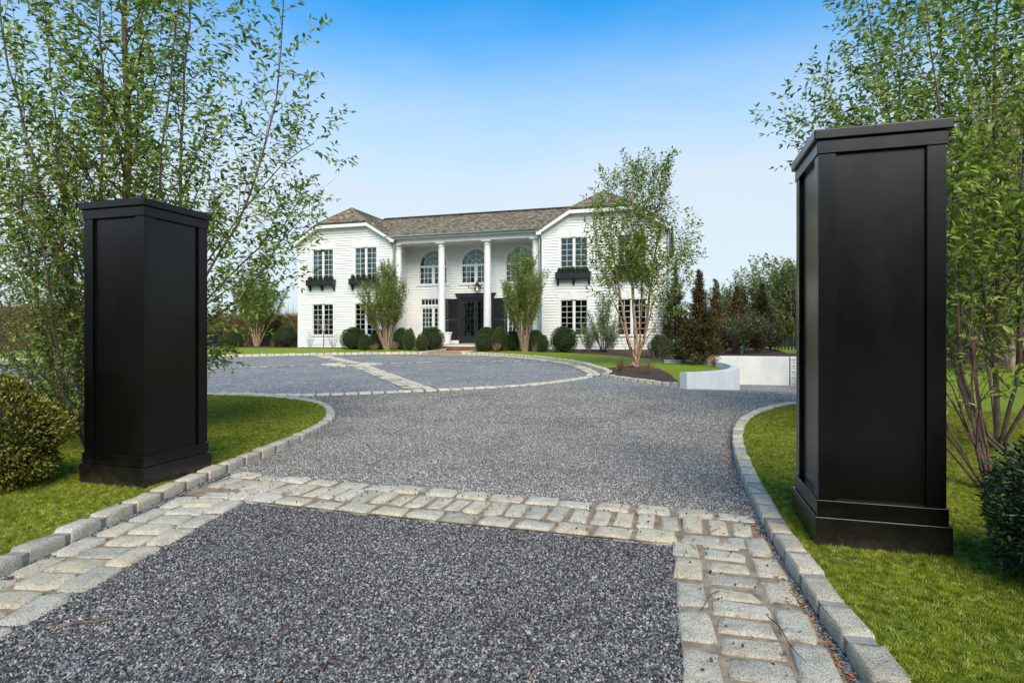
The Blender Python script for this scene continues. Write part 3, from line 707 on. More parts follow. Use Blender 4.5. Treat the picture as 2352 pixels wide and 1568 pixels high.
wall_rows(XL1 + .05, XR0 - .02, YB, 6.2, [('arch', c, AR + .08, AZ0 - .08, AZ1) for c in arches] + [door_open] + [(c - .95, c + .95, .5, FZ1 + .1) for c in french] + [(-12.67, -11.8, .9, 3.3), (-9.8, -8.95, .9, 3.3)])
# solid wall behind the boards, with the openings left out
def backing(name, x0, x1, z0, z1, Y, holes, th=.1, axis='x', m='white_paint'):
    xs_ = sorted({x0, x1} | {h[0] for h in holes if x0 < h[0] < x1} | {h[1] for h in holes if x0 < h[1] < x1})
    zs_ = sorted({z0, z1} | {h[2] for h in holes if z0 < h[2] < z1} | {h[3] for h in holes if z0 < h[3] < z1})
    mb = MB()
    for a, b in zip(xs_, xs_[1:]):
        for c, d in zip(zs_, zs_[1:]):
            if any(h[0] <= (a + b) / 2 <= h[1] and h[2] <= (c + d) / 2 <= h[3] for h in holes): continue
            mb.box(a, b, Y, Y + th, c, d)
    return hb(mb, name, m)
wo = [(c - WW / 2, c + WW / 2, z0, z1) for c, z0, z1, k in wins]
backing('wall', XL0, XL1, .35, EAVE, YF + .002, [wo[i] for i in range(8) if wins[i][3] == 0])
backing('wall', XR0, XR1, .35, EAVE, YF + .002, [wo[i] for i in range(8) if wins[i][3] == 1])
backing('wall', XL1, XR0, .35, 6.4, YB + .002, [(c - AR, c + AR, AZ0, AZ1 + .0) for c in arches] + [(c - AR * .995, c + AR * .995, AZ1, AZ1 + AR) for c in arches] + [(-11.7, -9.9, .75, 3.3)] + [(c - .8, c + .8, FZ0, FZ1) for c in french])
for gx0, gx1 in ((XL0, XL1), (XR0, XR1)):
    c = (gx0 + gx1) / 2
    hb(MB().prism([(gx0 - .05, EAVE), (gx1 + .05, EAVE), (c + 1.75, FLATZ - .03), (c - 1.75, FLATZ - .03)], YF + .002, YF + .102), 'gable_wall', 'white_paint')
# spandrels closing the corners above each arch
for c in arches:
    for s_ in (-1, 1):
        poly = [(c + s_ * AR, AZ1), (c + s_ * AR, AZ1 + AR + .001)]
        for i in range(9): t = math.pi / 2 * i / 8; poly.append((c + s_ * AR * math.sin(t) , AZ1 + AR * math.cos(t)))
        poly = poly[:-1]
        hb(MB().prism(poly if s_ < 0 else poly[::-1], YB + .002, YB + .1), 'spandrel', 'white_paint')
# side walls and back
for nm, x, y0, y1, s_ in (('side_wall', XL0, YF, YBACK, -1), ('side_wall', XR1 - .1, YF, YBACK, 1), ('side_wall', XL1 - .1, YF, YB, 1), ('side_wall', XR0, YF, YB, -1)):
    hb(MB().box(x, x + .1, y0 + .104, y1, .35, EAVE), nm, 'white_paint')
    mb = MB(); z = Zb + .03; xo = x + (.1 if s_ > 0 else 0)
    while z < EAVE - .05:
        n = len(mb.v)
        mb.v += [(xo + s_ * .021, y0 + .13, z), (xo + s_ * .021, y1, z), (xo, y1, z), (xo, y0 + .13, z), (xo + s_ * .004, y0 + .13, z + ROW), (xo + s_ * .004, y1, z + ROW), (xo, y1, z + ROW), (xo, y0 + .13, z + ROW)]
        mb.f += [tuple(n + i for i in q_) for q_ in ((0, 3, 2, 1), (4, 5, 6, 7), (0, 1, 5, 4), (1, 2, 6, 5), (2, 3, 7, 6), (3, 0, 4, 7))]; z += ROW
    o = hb(mb, 'side_boards', 'white_paint'); o['kind'] = 'stuff'
hb(MB().box(XL0, XR1, YBACK, YBACK + .1, .35, EAVE), 'rear_wall', 'white_paint')
hb(MB().box(XL0 - .02, XL1 + .02, YF - .0, YF + .1, .2, Zb + .03), 'foundation', 'mulch'); hb(MB().box(XR0 - .02, XR1 + .02, YF, YF + .1, .2, Zb + .03), 'foundation', 'mulch')
# rooms inside, so the glass shows depth
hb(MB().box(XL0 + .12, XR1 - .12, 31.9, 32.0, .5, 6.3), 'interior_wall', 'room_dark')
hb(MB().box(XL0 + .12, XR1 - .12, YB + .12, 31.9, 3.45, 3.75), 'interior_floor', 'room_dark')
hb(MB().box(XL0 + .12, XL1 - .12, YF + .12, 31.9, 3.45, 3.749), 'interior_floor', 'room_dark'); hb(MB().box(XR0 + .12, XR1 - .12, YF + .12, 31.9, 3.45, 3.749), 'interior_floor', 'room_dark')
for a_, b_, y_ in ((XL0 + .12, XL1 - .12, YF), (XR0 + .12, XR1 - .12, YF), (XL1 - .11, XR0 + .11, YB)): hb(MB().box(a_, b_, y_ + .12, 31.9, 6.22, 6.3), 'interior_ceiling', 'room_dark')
# corner boards
for x, s_ in ((XL0, 1), (XL1, -1), (XR0, 1), (XR1, -1)):
    a, b = (x - .012, x + .12) if s_ > 0 else (x - .12, x + .012)
    hb(MB().box(a, b, YF - .028, YF, .5, EAVE + .1), 'corner_board', 'white_paint')
hb(MB().box(XL1 + .0, XL1 + .07, YB - .03, YB, .75, 6.2), 'corner_board', 'white_paint')

pane_cache = {}
def pane(parent, x0, x1, z0, z1, y, g_='window_glass'):
    k = (round(x1 - x0, 3), round(z1 - z0, 3), g_)
    if k not in pane_cache: pane_cache[k] = mesh('pane', [(0, 0, 0), (k[0], 0, 0), (k[0], 0, k[1]), (0, 0, k[1])], [(0, 1, 2, 3)], g_)
    o = obj('pane', pane_cache[k], parent, (x0, y, z0)); o.rotation_euler = (rnd.uniform(-.008, .008), 0, rnd.uniform(-.01, .01)); return o
def sash(mb, panes, x0, x1, z0, z1, nx_, nz, y, st=.045, mun=.02, g_='window_glass', th=.04):
    mb.box(x0, x0 + st, y, y + th, z0, z1); mb.box(x1 - st, x1, y, y + th, z0, z1); mb.box(x0 + st, x1 - st, y, y + th, z0, z0 + st); mb.box(x0 + st, x1 - st, y, y + th, z1 - st, z1)
    a0, a1, b0, b1 = x0 + st, x1 - st, z0 + st, z1 - st
    for i in range(1, nx_): x = a0 + (a1 - a0) * i / nx_; mb.box(x - mun / 2, x + mun / 2, y + .006, y + th - .006, b0, b1)
    for j in range(1, nz): z = b0 + (b1 - b0) * j / nz; mb.box(a0, a1, y + .008, y + th - .008, z - mun / 2, z + mun / 2)
    for i in range(nx_):
        for j in range(nz): panes.append((a0 + (a1 - a0) * i / nx_, a0 + (a1 - a0) * (i + 1) / nx_, b0 + (b1 - b0) * j / nz, b0 + (b1 - b0) * (j + 1) / nz, y + th / 2, g_))
def local(mb, cx, cy, cz): mb.v = [(x - cx, y - cy, z - cz) for x, y, z in mb.v]; return mb
def lintel(c, z, hw, Y, key=True, h=.33):
    hb(MB().prism([(c - hw, z), (c + hw, z), (c + hw + .07, z + h), (c - hw - .07, z + h)], Y - .04, Y), 'lintel', 'white_paint')
    if key: hb(MB().prism([(c - .13, z - .035), (c + .13, z - .035), (c + .19, z + h + .05), (c - .19, z + h + .05)], Y - .075, Y - .04), 'keystone', 'white_paint')
for (c, z0, z1, k) in wins:
    mb = MB(); ps = []; y = YF + .02; hw = WW / 2
    for a, b in ((c - hw - .11, c - hw), (c + hw, c + hw + .11)): mb.box(a, b, YF - .03, YF + .06, z0, z1 + .06)
    mb.box(c - hw, c + hw, YF - .03, YF + .06, z1, z1 + .06); mb.box(c - hw - .13, c + hw + .13, YF - .06, YF + .06, z0 - .08, z0)
    mb.box(c - .045, c + .045, YF - .01, YF + .06, z0, z1)
    sash(mb, ps, c - hw, c - .045, z0, z1, 2, 6, y, st=.026, mun=.018); sash(mb, ps, c + .045, c + hw, z0, z1, 2, 6, y, st=.026, mun=.018)
    wn = local(mb, c, YF, z0).build('window', 'white_paint', house, loc=(c + 10.8, YF - 30, z0 - Zb))
    for a, b, d, e, yy, g_ in ps: pane(wn, a - c, b - c, d - z0, e - z0, yy - YF, g_)
    lintel(c, z1 + .062, hw + .17, YF)
    if z0 > 3 and k == 0:
        for s_ in (-1, 1): hb(MB().box(*sorted((c + s_ * .4, c + s_ * .66)), YF + .2, YF + .24, z0, z1), 'curtain', 'curtain')
# arched windows
def arc_strip(mb, c, zc, r0, r1, y0, y1, t0=0, t1=math.pi, n=20):
    for i in range(n):
        a, b = t0 + (t1 - t0) * i / n, t0 + (t1 - t0) * (i + 1) / n; q_ = len(mb.v)
        for y in (y0, y1):
            for t, r in ((a, r0), (a, r1), (b, r1), (b, r0)): mb.v.append((c + r * math.cos(t), y, zc + r * math.sin(t)))
        mb.f += [(q_, q_ + 1, q_ + 2, q_ + 3), (q_ + 7, q_ + 6, q_ + 5, q_ + 4), (q_ + 1, q_ + 5, q_ + 6, q_ + 2), (q_ + 4, q_, q_ + 3, q_ + 7)]
for c in arches:
    mb = MB(); ps = []; y = YB + .0; r = AR - .02
    for a, b in ((c - r - .13, c - r), (c + r, c + r + .13)): mb.box(a, b, y - .045, y + .06, AZ0, AZ1)
    arc_strip(mb, c, AZ1, r, r + .13, y - .045, y + .06)
    arc_strip(mb, c, AZ1, r + .13, r + .16, y - .06, y + .04)
    mb.box(c - r - .16, c + r + .16, y - .07, y + .06, AZ0 - .1, AZ0)
    mb.box(c - r, c + r, y - .02, y + .06, AZ1 - .04, AZ1 + .04); mb.box(c - .05, c + .05, y - .01, y + .06, AZ0, AZ1 - .04)
    sash(mb, ps, c - r, c - .05, AZ0, AZ1 - .04, 3, 3, y + .01, mun=.024); sash(mb, ps, c + .05, c + r, AZ0, AZ1 - .04, 3, 3, y + .01, mun=.024)
    arc_strip(mb, c, AZ1 + .04, r - .05, r, y + .0, y + .05, n=24)
    for rr_ in (.28, .55): arc_strip(mb, c, AZ1 + .04, rr_ - .011, rr_ + .011, y + .012, y + .04, n=18)
    for t in (45, 90, 135): mb.bar((c + (.02) * math.cos(R(t)), y + .027, AZ1 + .04), (c + (r - .04) * math.cos(R(t)), y + .027, AZ1 + .04 + (r - .06) * math.sin(R(t))), .022, .022, (0, 1, 0))
    wn = local(mb, c, YB, AZ0).build('arched_window', 'white_paint', house, loc=(c + 10.8, YB - 30, AZ0 - Zb))
    for a, b, d, e, yy, g_ in ps: pane(wn, a - c, b - c, d - AZ0, e - AZ0, yy - YB, g_)
    for i in range(4):
        pts = [(0, .03, AZ1 + .04 - AZ0)] + [((r - .02) * math.cos(R(45 * i + 45 * j / 5)), .03, AZ1 + .04 - AZ0 + (r - .03) * math.sin(R(45 * i + 45 * j / 5))) for j in range(6)]
        obj('pane', mesh('pane', pts, [tuple(range(7))], 'window_glass'), wn)
    for s_ in (-1, 1): hb(MB().box(*sorted((c + s_ * .5, c + s_ * .8)), YB + .25, YB + .3, AZ0, AZ1 + .4), 'curtain', 'curtain')
# french windows beside the door
for c in french:
    mb = MB(); ps = []; y = YB
    mb.box(c - .95, c - .76, y - .035, y + .06, .68, FZ1 + .06); mb.box(c + .76, c + .95, y - .035, y + .06, .68, FZ1 + .06); mb.box(c - .76, c + .76, y - .035, y + .06, FZ1, FZ1 + .06)
    mb.box(c - .76, c + .76, y - .035, y + .06, 2.82, 2.92); mb.box(c - .76, c + .76, y - .02, y + .06, .68, 1.1)
    sash(mb, ps, c - .76, c + .76, 2.92, FZ1, 7, 1, y + .01, st=.04, mun=.035)
    sash(mb, ps, c - .76, c - .0, 1.1, 2.82, 3, 6, y + .01, st=.09, mun=.024); sash(mb, ps, c + .0, c + .76, 1.1, 2.82, 3, 6, y + .01, st=.09, mun=.024)
    wn = local(mb, c, YB, .7).build('french_window', 'white_paint', house, loc=(c + 10.8, YB - 30, .7 - Zb))
    for a, b, d, e, yy, g_ in ps: pane(wn, a - c, b - c, d - .7, e - .7, yy - YB, g_)
    lintel(c, FZ1 + .062, 1.0, YB, False, .3)
    hb(MB().box(c - .7, c - .35, YB + .3, YB + .34, .8, 2.8), 'curtain', 'curtain')
# front door, black, two glazed leaves
mb = MB(); mb.box(-11.8, -11.64, YB - .06, YB + .08, .75, 3.32); mb.box(-9.96, -9.8, YB - .06, YB + .08, .75, 3.32); mb.box(-11.64, -9.96, YB - .06, YB + .08, 3.2, 3.32)
dr = hb(mb, 'front_door', 'black_trim')
for s_ in (-1, 1):
    mb = MB(); ps = []; a, b = (-11.64, -10.81) if s_ < 0 else (-10.79, -9.96)
    sash(mb, ps, a, b, 1.06, 3.2, 3, 6, YB - .005, st=.11, mun=.022, g_='door_glass', th=.05); mb.box(a, b, YB - .005, YB + .045, .76, 1.06); mb.box(a + .1, b - .1, YB - .02, YB - .004, .82, 1.04)
    lf = obj('door_leaf', local(mb, CX_, 30, Zb).me('door_leaf', 'black_trim'), dr)
    for a, b, d, e, yy, g_ in ps: pane(dr, a + 10.8, b + 10.8, d - Zb, e - Zb, yy - 30, g_)
    obj('door_handle', MB().tube([(s_ * .07, -.24, 1.45), (s_ * .07, -.27, 1.48), (s_ * .07, -.27, 1.72), (s_ * .07, -.24, 1.75)], .012).me('door_handle', 'iron'), dr)
hb(MB().prism([(-11.9, 3.322), (-9.7, 3.322), (-9.62, 3.52), (-11.98, 3.52)], YB - .13, YB), 'door_header', 'black_trim')
hb(MB().box(-12.02, -9.58, YB - .17, YB, 3.522, 3.56), 'door_cornice', 'black_trim')
# louvred shutters
for x0 in (-12.66, -9.79):
    mb = MB(); x1 = x0 + .84; z0, z1 = .95, 3.27; y = YB - .06; zm = 2.13
    for a, b in ((x0, x0 + .06), (x1 - .06, x1)): mb.box(a, b, y, y + .045, z0, z1)
    for z, hh in ((z0, .1), (zm - .04, .08), (z1 - .08, .08)): mb.box(x0 + .06, x1 - .06, y, y + .045, z, z + hh)
    sh = hb(mb, 'shutter', 'black_trim')
    sl = MB().bar((0, 0, 0), (x1 - x0 - .12, 0, 0), .05, .008, (0, -.75, .66)).me('slat', 'black_trim')
    for a, b in ((z0 + .13, zm - .05), (zm + .07, z1 - .1)):
        z = a
        while z < b: obj('slat', sl, sh, (x0 + .06 + 10.8, y + .02 - 30, z - Zb)); z += .048
# porch: floor, steps, columns, entablature, ceiling
hb(MB().box(XL1 + .03, XR0 - .03, 28.0, YB - .001, .5, .74), 'porch_floor', 'bluestone')
stp = empty('stoop', (-10.4, 27.4, Zb)); stp['kind'] = 'structure'
MB().box(-1.3, 1.3, -.25, .57, .14, .2).build('tread', 'pot_white', stp, bevel=.01)
for j in range(2):
    for i in range(12): MB().box(-1.28 + i * .2135 + (.0 if j else .0), -1.28 + i * .2135 + .2, -.22, .5, .0 + j * .07, .062 + j * .07).build('brick', 'brick_red', stp)
MB().box(-1.3, 1.3, -.205, .5, 0, .138).build('mortar_bed', 'mortar', stp)
for i, x in enumerate((-14.83, -12.25, -9.63, -7.0)):
    Y = 28.38; r = .2
    prof = [(.27, .74), (.27, .79), (.25, .8), (.255, .85), (.225, .88), (.212, .93)]
    for t in range(13): u = t / 12; prof.append((.205 - .035 * u ** 1.6, .95 + (5.98 - .95) * u))
    prof += [(.2, 5.99), (.2, 6.02), (.172, 6.03), (.172, 6.09), (.225, 6.14), (.24, 6.15)]
    mb = MB().lathe(prof, x, Y, 40); cl = hb(mb, 'column', 'white_paint', smooth=True); cl.data.set_sharp_from_angle(angle=R(35))
    mb = MB().box(x - .26, x + .26, Y - .26, Y + .26, 6.151, 6.22); hb(mb, 'capital', 'white_paint')
hb(MB().box(XL1 + .01, XR0 - .01, 28.14, 28.62, 6.221, 6.46), 'entablature', 'white_paint')
hb(MB().box(XL1 - .12, XR0 + .02, 28.0, 28.62, 6.462, 6.52), 'entablature', 'white_paint')
hb(MB().box(XL1 + .01, XR0 - .01, 28.62, YB, 6.28, 6.34), 'porch_ceiling', 'white_paint')
hb(MB().box(XL1 + .01, XR0 - .01, YB - .05, YB - .001, 6.16, 6.28), 'porch_trim', 'white_paint')
# main gutter and downpipes
hb(MB().box(XL1 - .2, XR0 + .05, 27.86, 28.0, 6.47, 6.55), 'soffit_fascia', 'white_paint')
mb = MB(); q_ = 10; gx0, gx1 = XL1 - .3, XR0 + .12; sec = [(27.8 - .075 * math.cos(t * math.pi / q_) , 6.61 - .085 * math.sin(t * math.pi / q_)) for t in range(q_ + 1)]
for x in (gx0, gx1): mb.v += [(x, y, z) for y, z in sec]
mb.f += [(i, i + 1, q_ + 1 + i + 1, q_ + 1 + i) for i in range(q_)] + [tuple(range(q_ + 1)), tuple(range(2 * q_ + 1, q_, -1))]
gut = hb(mb, 'gutter', 'copper_gutter', smooth=True); sd_m = gut.modifiers.new('s', 'SOLIDIFY'); sd_m.thickness = .006
for i in range(14): hb(MB().box(gx0 + .3 + i * .64, gx0 + .33 + i * .64, 27.72, 27.95, 6.52, 6.535), 'gutter_bracket', 'copper_gutter')
def pipe(pts, m='grey_pipe', r=.045): return hb(MB().tube(spline([Vector(p) for p in pts], .06), r, 10), 'downpipe', m, smooth=True)
pipe([(-15.1, 27.82, 6.5), (-15.1, 27.84, 6.4), (-14.95, 27.98, 6.05), (-14.92, 28.0, 5.9), (-14.92, 28.0, .6)], 'copper_gutter')
pipe([(-6.68, 27.82, 6.5), (-6.68, 27.86, 6.3), (-6.72, 27.97, 6.1), (-6.72, 28.0, 5.9), (-6.72, 28.0, .6)], 'copper_gutter')
pipe([(-21.3, 28.35, 6.42), (-21.3, 28.3, 6.3), (-21.2, 28.2, 6.05), (-21.19, 28.2, 5.9), (-21.19, 28.2, .55)])
pipe([(-.3, 28.4, 6.42), (-.38, 28.3, 6.2), (-.41, 28.22, 5.9), (-.41, 28.2, .55)])
# roofs
def P3(a): return (a[0] + 10.8, a[1] - 30, a[2] - Zb)
def shingled(name, poly, udir, m_sheet='shingle', expo=.135, seed=0, ww=(.1, .2)):
    """poly: planar 3-D polygon, first edge is the eave; lapped cedar shingles laid over it"""
    P_ = [Vector(p) for p in poly]; o_ = P_[0]; u = (P_[1] - P_[0]).normalized()
    nrm = Vector((0, 0, 0))
    for i in range(1, len(P_) - 1): nrm += (P_[i] - o_).cross(P_[i + 1] - o_)
    nrm.normalize()
    if nrm.z < 0: nrm = -nrm
    v = nrm.cross(u)
    if v.z < 0: v = -v
    q2 = [((p - o_).dot(u), (p - o_).dot(v)) for p in P_]
    rf = obj(name, mesh(name, [P3(p - nrm * .03) for p in P_] + [P3(p - nrm * .09) for p in P_], [tuple(range(len(P_))), tuple(range(2 * len(P_) - 1, len(P_) - 1, -1))] + [(i, len(P_) + i, len(P_) + (i + 1) % len(P_), (i + 1) % len(P_)) for i in range(len(P_))], 'shingle'), house)
    q = random.Random(seed); vs = []; fs = []; vmax = max(b for a, b in q2); y = 0.0; n = len(q2)
    def span(yy):
        xs_ = []
        for i in range(n):
            (x1, y1), (x2, y2) = q2[i], q2[(i + 1) % n]
            if (y1 > yy) != (y2 > yy): xs_.append(x1 + (x2 - x1) * (yy - y1) / (y2 - y1))
        return (min(xs_), max(xs_)) if xs_ else None
    while y < vmax:
        s_ = span(min(y + expo * .4, vmax - 1e-3))
        if s_:
            x = s_[0]
            while x < s_[1] - .02:
                w_ = min(q.uniform(*ww), s_[1] - x); l = q.uniform(-.014, .012); t = q.uniform(.014, .026); k = len(vs)
                for a, b, h in ((x, y + l, t), (x + w_ - .006, y + l, t), (x + w_ - .006, y + expo + .03, .0), (x, y + expo + .03, .0), (x, y + l, -.02), (x + w_ - .006, y + l, -.02)):
                    p = o_ + u * a + v * b + nrm * h; vs.append(P3(p))
                fs += [(k, k + 1, k + 2, k + 3), (k + 4, k + 5, k + 1, k), (k, k + 3, k + 4), (k + 1, k + 5, k + 2)]
                x += w_
        y += expo
    s = obj('shingles', mesh('shingles', vs, fs, 'shingle'), rf); s['kind'] = 'stuff'
    return rf
YO = 27.75
for gx0, gx1 in ((XL0, XL1), (XR0, XR1)):
    c = (gx0 + gx1) / 2; e0, e1 = gx0 - .23, gx1 + .23; ez = PEAK - (c - e0) * GS; fl = (PEAK - FLATZ - .04) / GS
    A_, B_ = (c - fl, YO, FLATZ + .04), (c + fl, YO, FLATZ + .04); AP = (c, YO + 1.0, PEAK); RB = (c, YBACK, PEAK)
    shingled('roof', [(e0, YO, ez), (e0, YBACK, ez), RB, AP, A_], 0, seed=1)
    shingled('roof', [(e1, YO, ez), (e1, YBACK, ez), RB, AP, B_], 0, seed=2)
    shingled('roof', [A_, B_, AP], 0, seed=3, expo=.12, ww=(.14, .26))
    for a, b in ((A_, AP), (B_, AP)): hb(MB().bar(Vector(a) + Vector((0, 0, .0)), Vector(b) + Vector((0, 0, .0)), .12, .035), 'ridge_cap', 'shingle')
    hb(MB().bar(Vector(AP) + Vector((0, 0, .01)), Vector(RB) + Vector((0, 0, .01)), .16, .04), 'ridge_cap', 'shingle')
    # rake boards along the clipped gable
    def rake(inset, drop, y0, y1, nm='rake_board', hh=.2):
        Z = lambda x, o_: PEAK - abs(x - c) * GS - o_
        top = [(e0 + inset, Z(e0 + inset, drop)), (c - fl, FLATZ - drop + .0), (c + fl, FLATZ - drop + .0), (e1 - inset, Z(e1 - inset, drop))]
        bot = [(x, z - hh) for x, z in top]
        mb = MB()
        for i in range(3): mb.prism([bot[i], bot[i + 1], top[i + 1], top[i]], y0, y1)
        hb(mb, nm, 'white_paint')
    rake(0, .075, YO + .0, YO + .04, hh=.17); rake(.02, .20, YO + .04, YF - .0, 'rake_soffit', .04); rake(.2, .25, YF - .05, YF - .02, 'frieze', .27)
    for s_, e in ((1, e0), (-1, e1)):
        a, b = sorted((e, e + s_ * .24)); hb(MB().box(a, b, YO + .002, YBACK, ez - .2, ez - .12), 'eave_soffit', 'white_paint')
        a, b = sorted((e, e + s_ * .03)); hb(MB().box(a, b, YO + .002, YBACK, ez - .2, ez - .04), 'eave_fascia', 'white_paint')
    hb(MB().tube([(e0 - .05 if gx0 < -20 else e1 + .05, YO + .05, ez - .1), (e0 - .05 if gx0 < -20 else e1 + .05, YBACK, ez - .1)], .06, 8), 'gutter', 'grey_pipe', smooth=True)
EY, EZ, RY, RZ_ = 27.85, 6.64, 31.0, 8.24
cL, cR = (XL0 + XL1) / 2, (XR0 + XR1) / 2
vx = lambda z: (PEAK - z) / GS
shingled('roof', [(cL + vx(EZ) - .0, EY, EZ), (cR - vx(EZ), EY, EZ), (cR - vx(RZ_), RY, RZ_), (cL + vx(RZ_), RY, RZ_)], 0, seed=5, expo=.13)
shingled('roof', [(cL + 1, YBACK, 6.0), (cR - 1, YBACK, 6.0), (cR - 1, RY, RZ_), (cL + 1, RY, RZ_)], 0, seed=6, expo=.4)
hb(MB().bar((cL + vx(RZ_), RY, RZ_ + .015), (cR - vx(RZ_), RY, RZ_ + .015), .2, .04), 'ridge_cap', 'shingle')

# wall lantern over the door (hangs on the wall)
lt = empty('wall_lantern', (-10.62, YB - .28, 3.66)); tag(lt, 'black iron lantern with scrolled bracket above the front door', 'lantern')
mb = MB()
for sx in (-1, 1):
    for sy in (-1, 1): mb.bar((sx * .1, sy * .1, 0), (sx * .16, sy * .16, .3), .018, .018)
for h, z in ((.1, 0), (.16, .3)):
    mb.box(-h - .01, h + .01, -h - .01, h + .01, z - .012, z + .012)
mb.bar((0, 0, .3), (0, 0, .31), .02, .02); mb.build('lantern_frame', 'iron', lt)
MB().lathe([(.17, .312), (.1, .4), (.055, .43), (.06, .46), (.03, .48), (.035, .51), (.01, .54)], 0, 0, 16).build('lantern_roof', 'iron', lt)
for i in range(4):
    a = i * math.pi / 2; c_, s_ = math.cos(a), math.sin(a)
    pts = [(-.1, -.1, 0), (.1, -.1, 0), (.16, -.16, .3), (-.16, -.16, .3)]
    obj('pane', mesh('pane', [(x * c_ - y * s_, x * s_ + y * c_, z) for x, y, z in pts], [(0, 1, 2, 3)], 'lantern_glass'), lt)
MB().lathe([(.012, .02), (.028, .09), (.02, .14), (.003, .19)], 0, 0, 10).build('flame', 'flame', lt)
for s_ in (-1, 1):
    pts = [(s_ * .1, .26, .2), (s_ * .3, .2, .16), (s_ * .5, .18, .26)] + [(s_ * (.58 + .06 * math.cos(t) * (1 - i / 10)), .18, .3 + .06 * math.sin(t) * (1 - i / 10)) for i, t in enumerate([-1.2 + .9 * j for j in range(8)])]
    MB().tube(pts, .011, 6).build('scroll', 'iron', lt, smooth=True)
    MB().tube([(s_ * .16, 0, .3), (s_ * .26, .02, .37), (s_ * .3, .08, .3), (s_ * .1, .2, .2)], .01, 6).build('scroll', 'iron', lt, smooth=True)
MB().box(-.1, .1, .26, .28, .05, .35).build('back_plate', 'iron', lt)
# flower boxes with clipped shrubs
def planter(c, label):
    t = empty('window_box', (c, YF - .26, 4.16)); tag(t, label, 'window box', 'black window boxes under the upper windows')
    hwb = .88
    MB().box(-hwb, hwb, -.13, .2, -.13, .15).build('box', 'black_trim', t, bevel=.008); MB().box(-hwb - .02, hwb + .02, -.15, .2, .152, .19).build('rim', 'black_trim', t, bevel=.006)
    for x0, x1 in ((-hwb + .07, -.07), (.07, hwb - .07)): MB().box(x0, x1, -.142, -.13, -.07, .1).build('panel', 'black_trim', t)
    for x in (-hwb + .09, 0, hwb - .09):
        pr = [(.2, -.132), (.2, -.42), (.15, -.42), (.13, -.34), (.09, -.3), (.06, -.24), (-.02, -.2), (-.06, -.132)]
        mb = MB(); n = len(pr)
        for xx in (x - .045, x + .045): mb.v += [(xx, y, z) for y, z in pr]
        mb.f += [tuple(range(n - 1, -1, -1)), tuple(range(n, 2 * n))] + [(i, (i + 1) % n, n + (i + 1) % n, n + i) for i in range(n)]
        mb.build('bracket', 'black_trim', t)
    return t
PLANTERS = [(-19.47, 'leftmost black window box, under the upper window nearest the left house corner'), (-16.7, 'black window box under the upper window just left of the porch, half behind a tree'),
            (-4.96, 'black window box under the upper window just right of the porch'), (-2.12, 'black window box behind the tall birch, under the last upper window on the right')]
for c, l in PLANTERS: planter(c, l)
# pot by the door
pt = empty('flower_pot', (-12.0, 28.45, .742)); tag(pt, 'tapered white pot standing on the porch between column and shutter', 'pot')
MB().lathe([(.2, 0), (.3, .58), (.33, .58), (.33, .64), (.29, .64), (.27, .5), (.01, .5)], 0, 0, 28).build('pot_body', 'pot_white', pt, smooth=True).data.set_sharp_from_angle(angle=R(30))
MB().lathe([(.27, .5), (.27, .53), (.01, .53)], 0, 0, 20).build('soil', 'soil', pt)
# brick path
bp = sheet('path', [(pathL + .06, 23.7), (pathR - .06, 23.7), (pathR - .06, 27.2), (pathL + .06, 27.2)], lambda x, y: g0(x, y) + .008, 'mortar', 1)
bm_ = MB().box(-.1, .1, -.048, .048, -.02, .02).me('brick', 'brick_path')
for j in range(26):
    for i in range(8):
        x = pathL + .18 + i * .208 + (.1 if j % 2 else 0); y = 23.9 + j * .125
        if y < 27.1: obj('brick', bm_, bp, (x, y, g0(x, y) + .004 + rnd.uniform(-.002, .003)), (0, 0, rnd.uniform(-.02, .02)), (1, 1.2, 1))

# ------------------------------------------------------------------ plants
def np_mesh(name, V, F, mats, smooth=False, mi=None):
    """V (n,3) array, F (m,k) array of equal-sized faces"""
    me = bpy.data.meshes.new(name); V = np.asarray(V, np.float32); F = np.asarray(F, np.int32)
    me.vertices.add(len(V)); me.vertices.foreach_set('co', V.ravel())
    k = F.shape[1]; me.loops.add(F.size); me.loops.foreach_set('vertex_index', F.ravel())
    me.polygons.add(len(F)); me.polygons.foreach_set('loop_start', np.arange(0, F.size, k, dtype=np.int32))
    try: me.polygons.foreach_set('loop_total', np.full(len(F), k, dtype=np.int32))
    except Exception: pass
    for m_ in (mats if isinstance(mats, (list, tuple)) else [mats]): me.materials.append(M[m_])
    if mi is not None: me.polygons.foreach_set('material_index', np.asarray(mi, np.int32))
    if smooth: me.polygons.foreach_set('use_smooth', np.ones(len(F), bool))
    me.update(calc_edges=True); me.validate(); return me
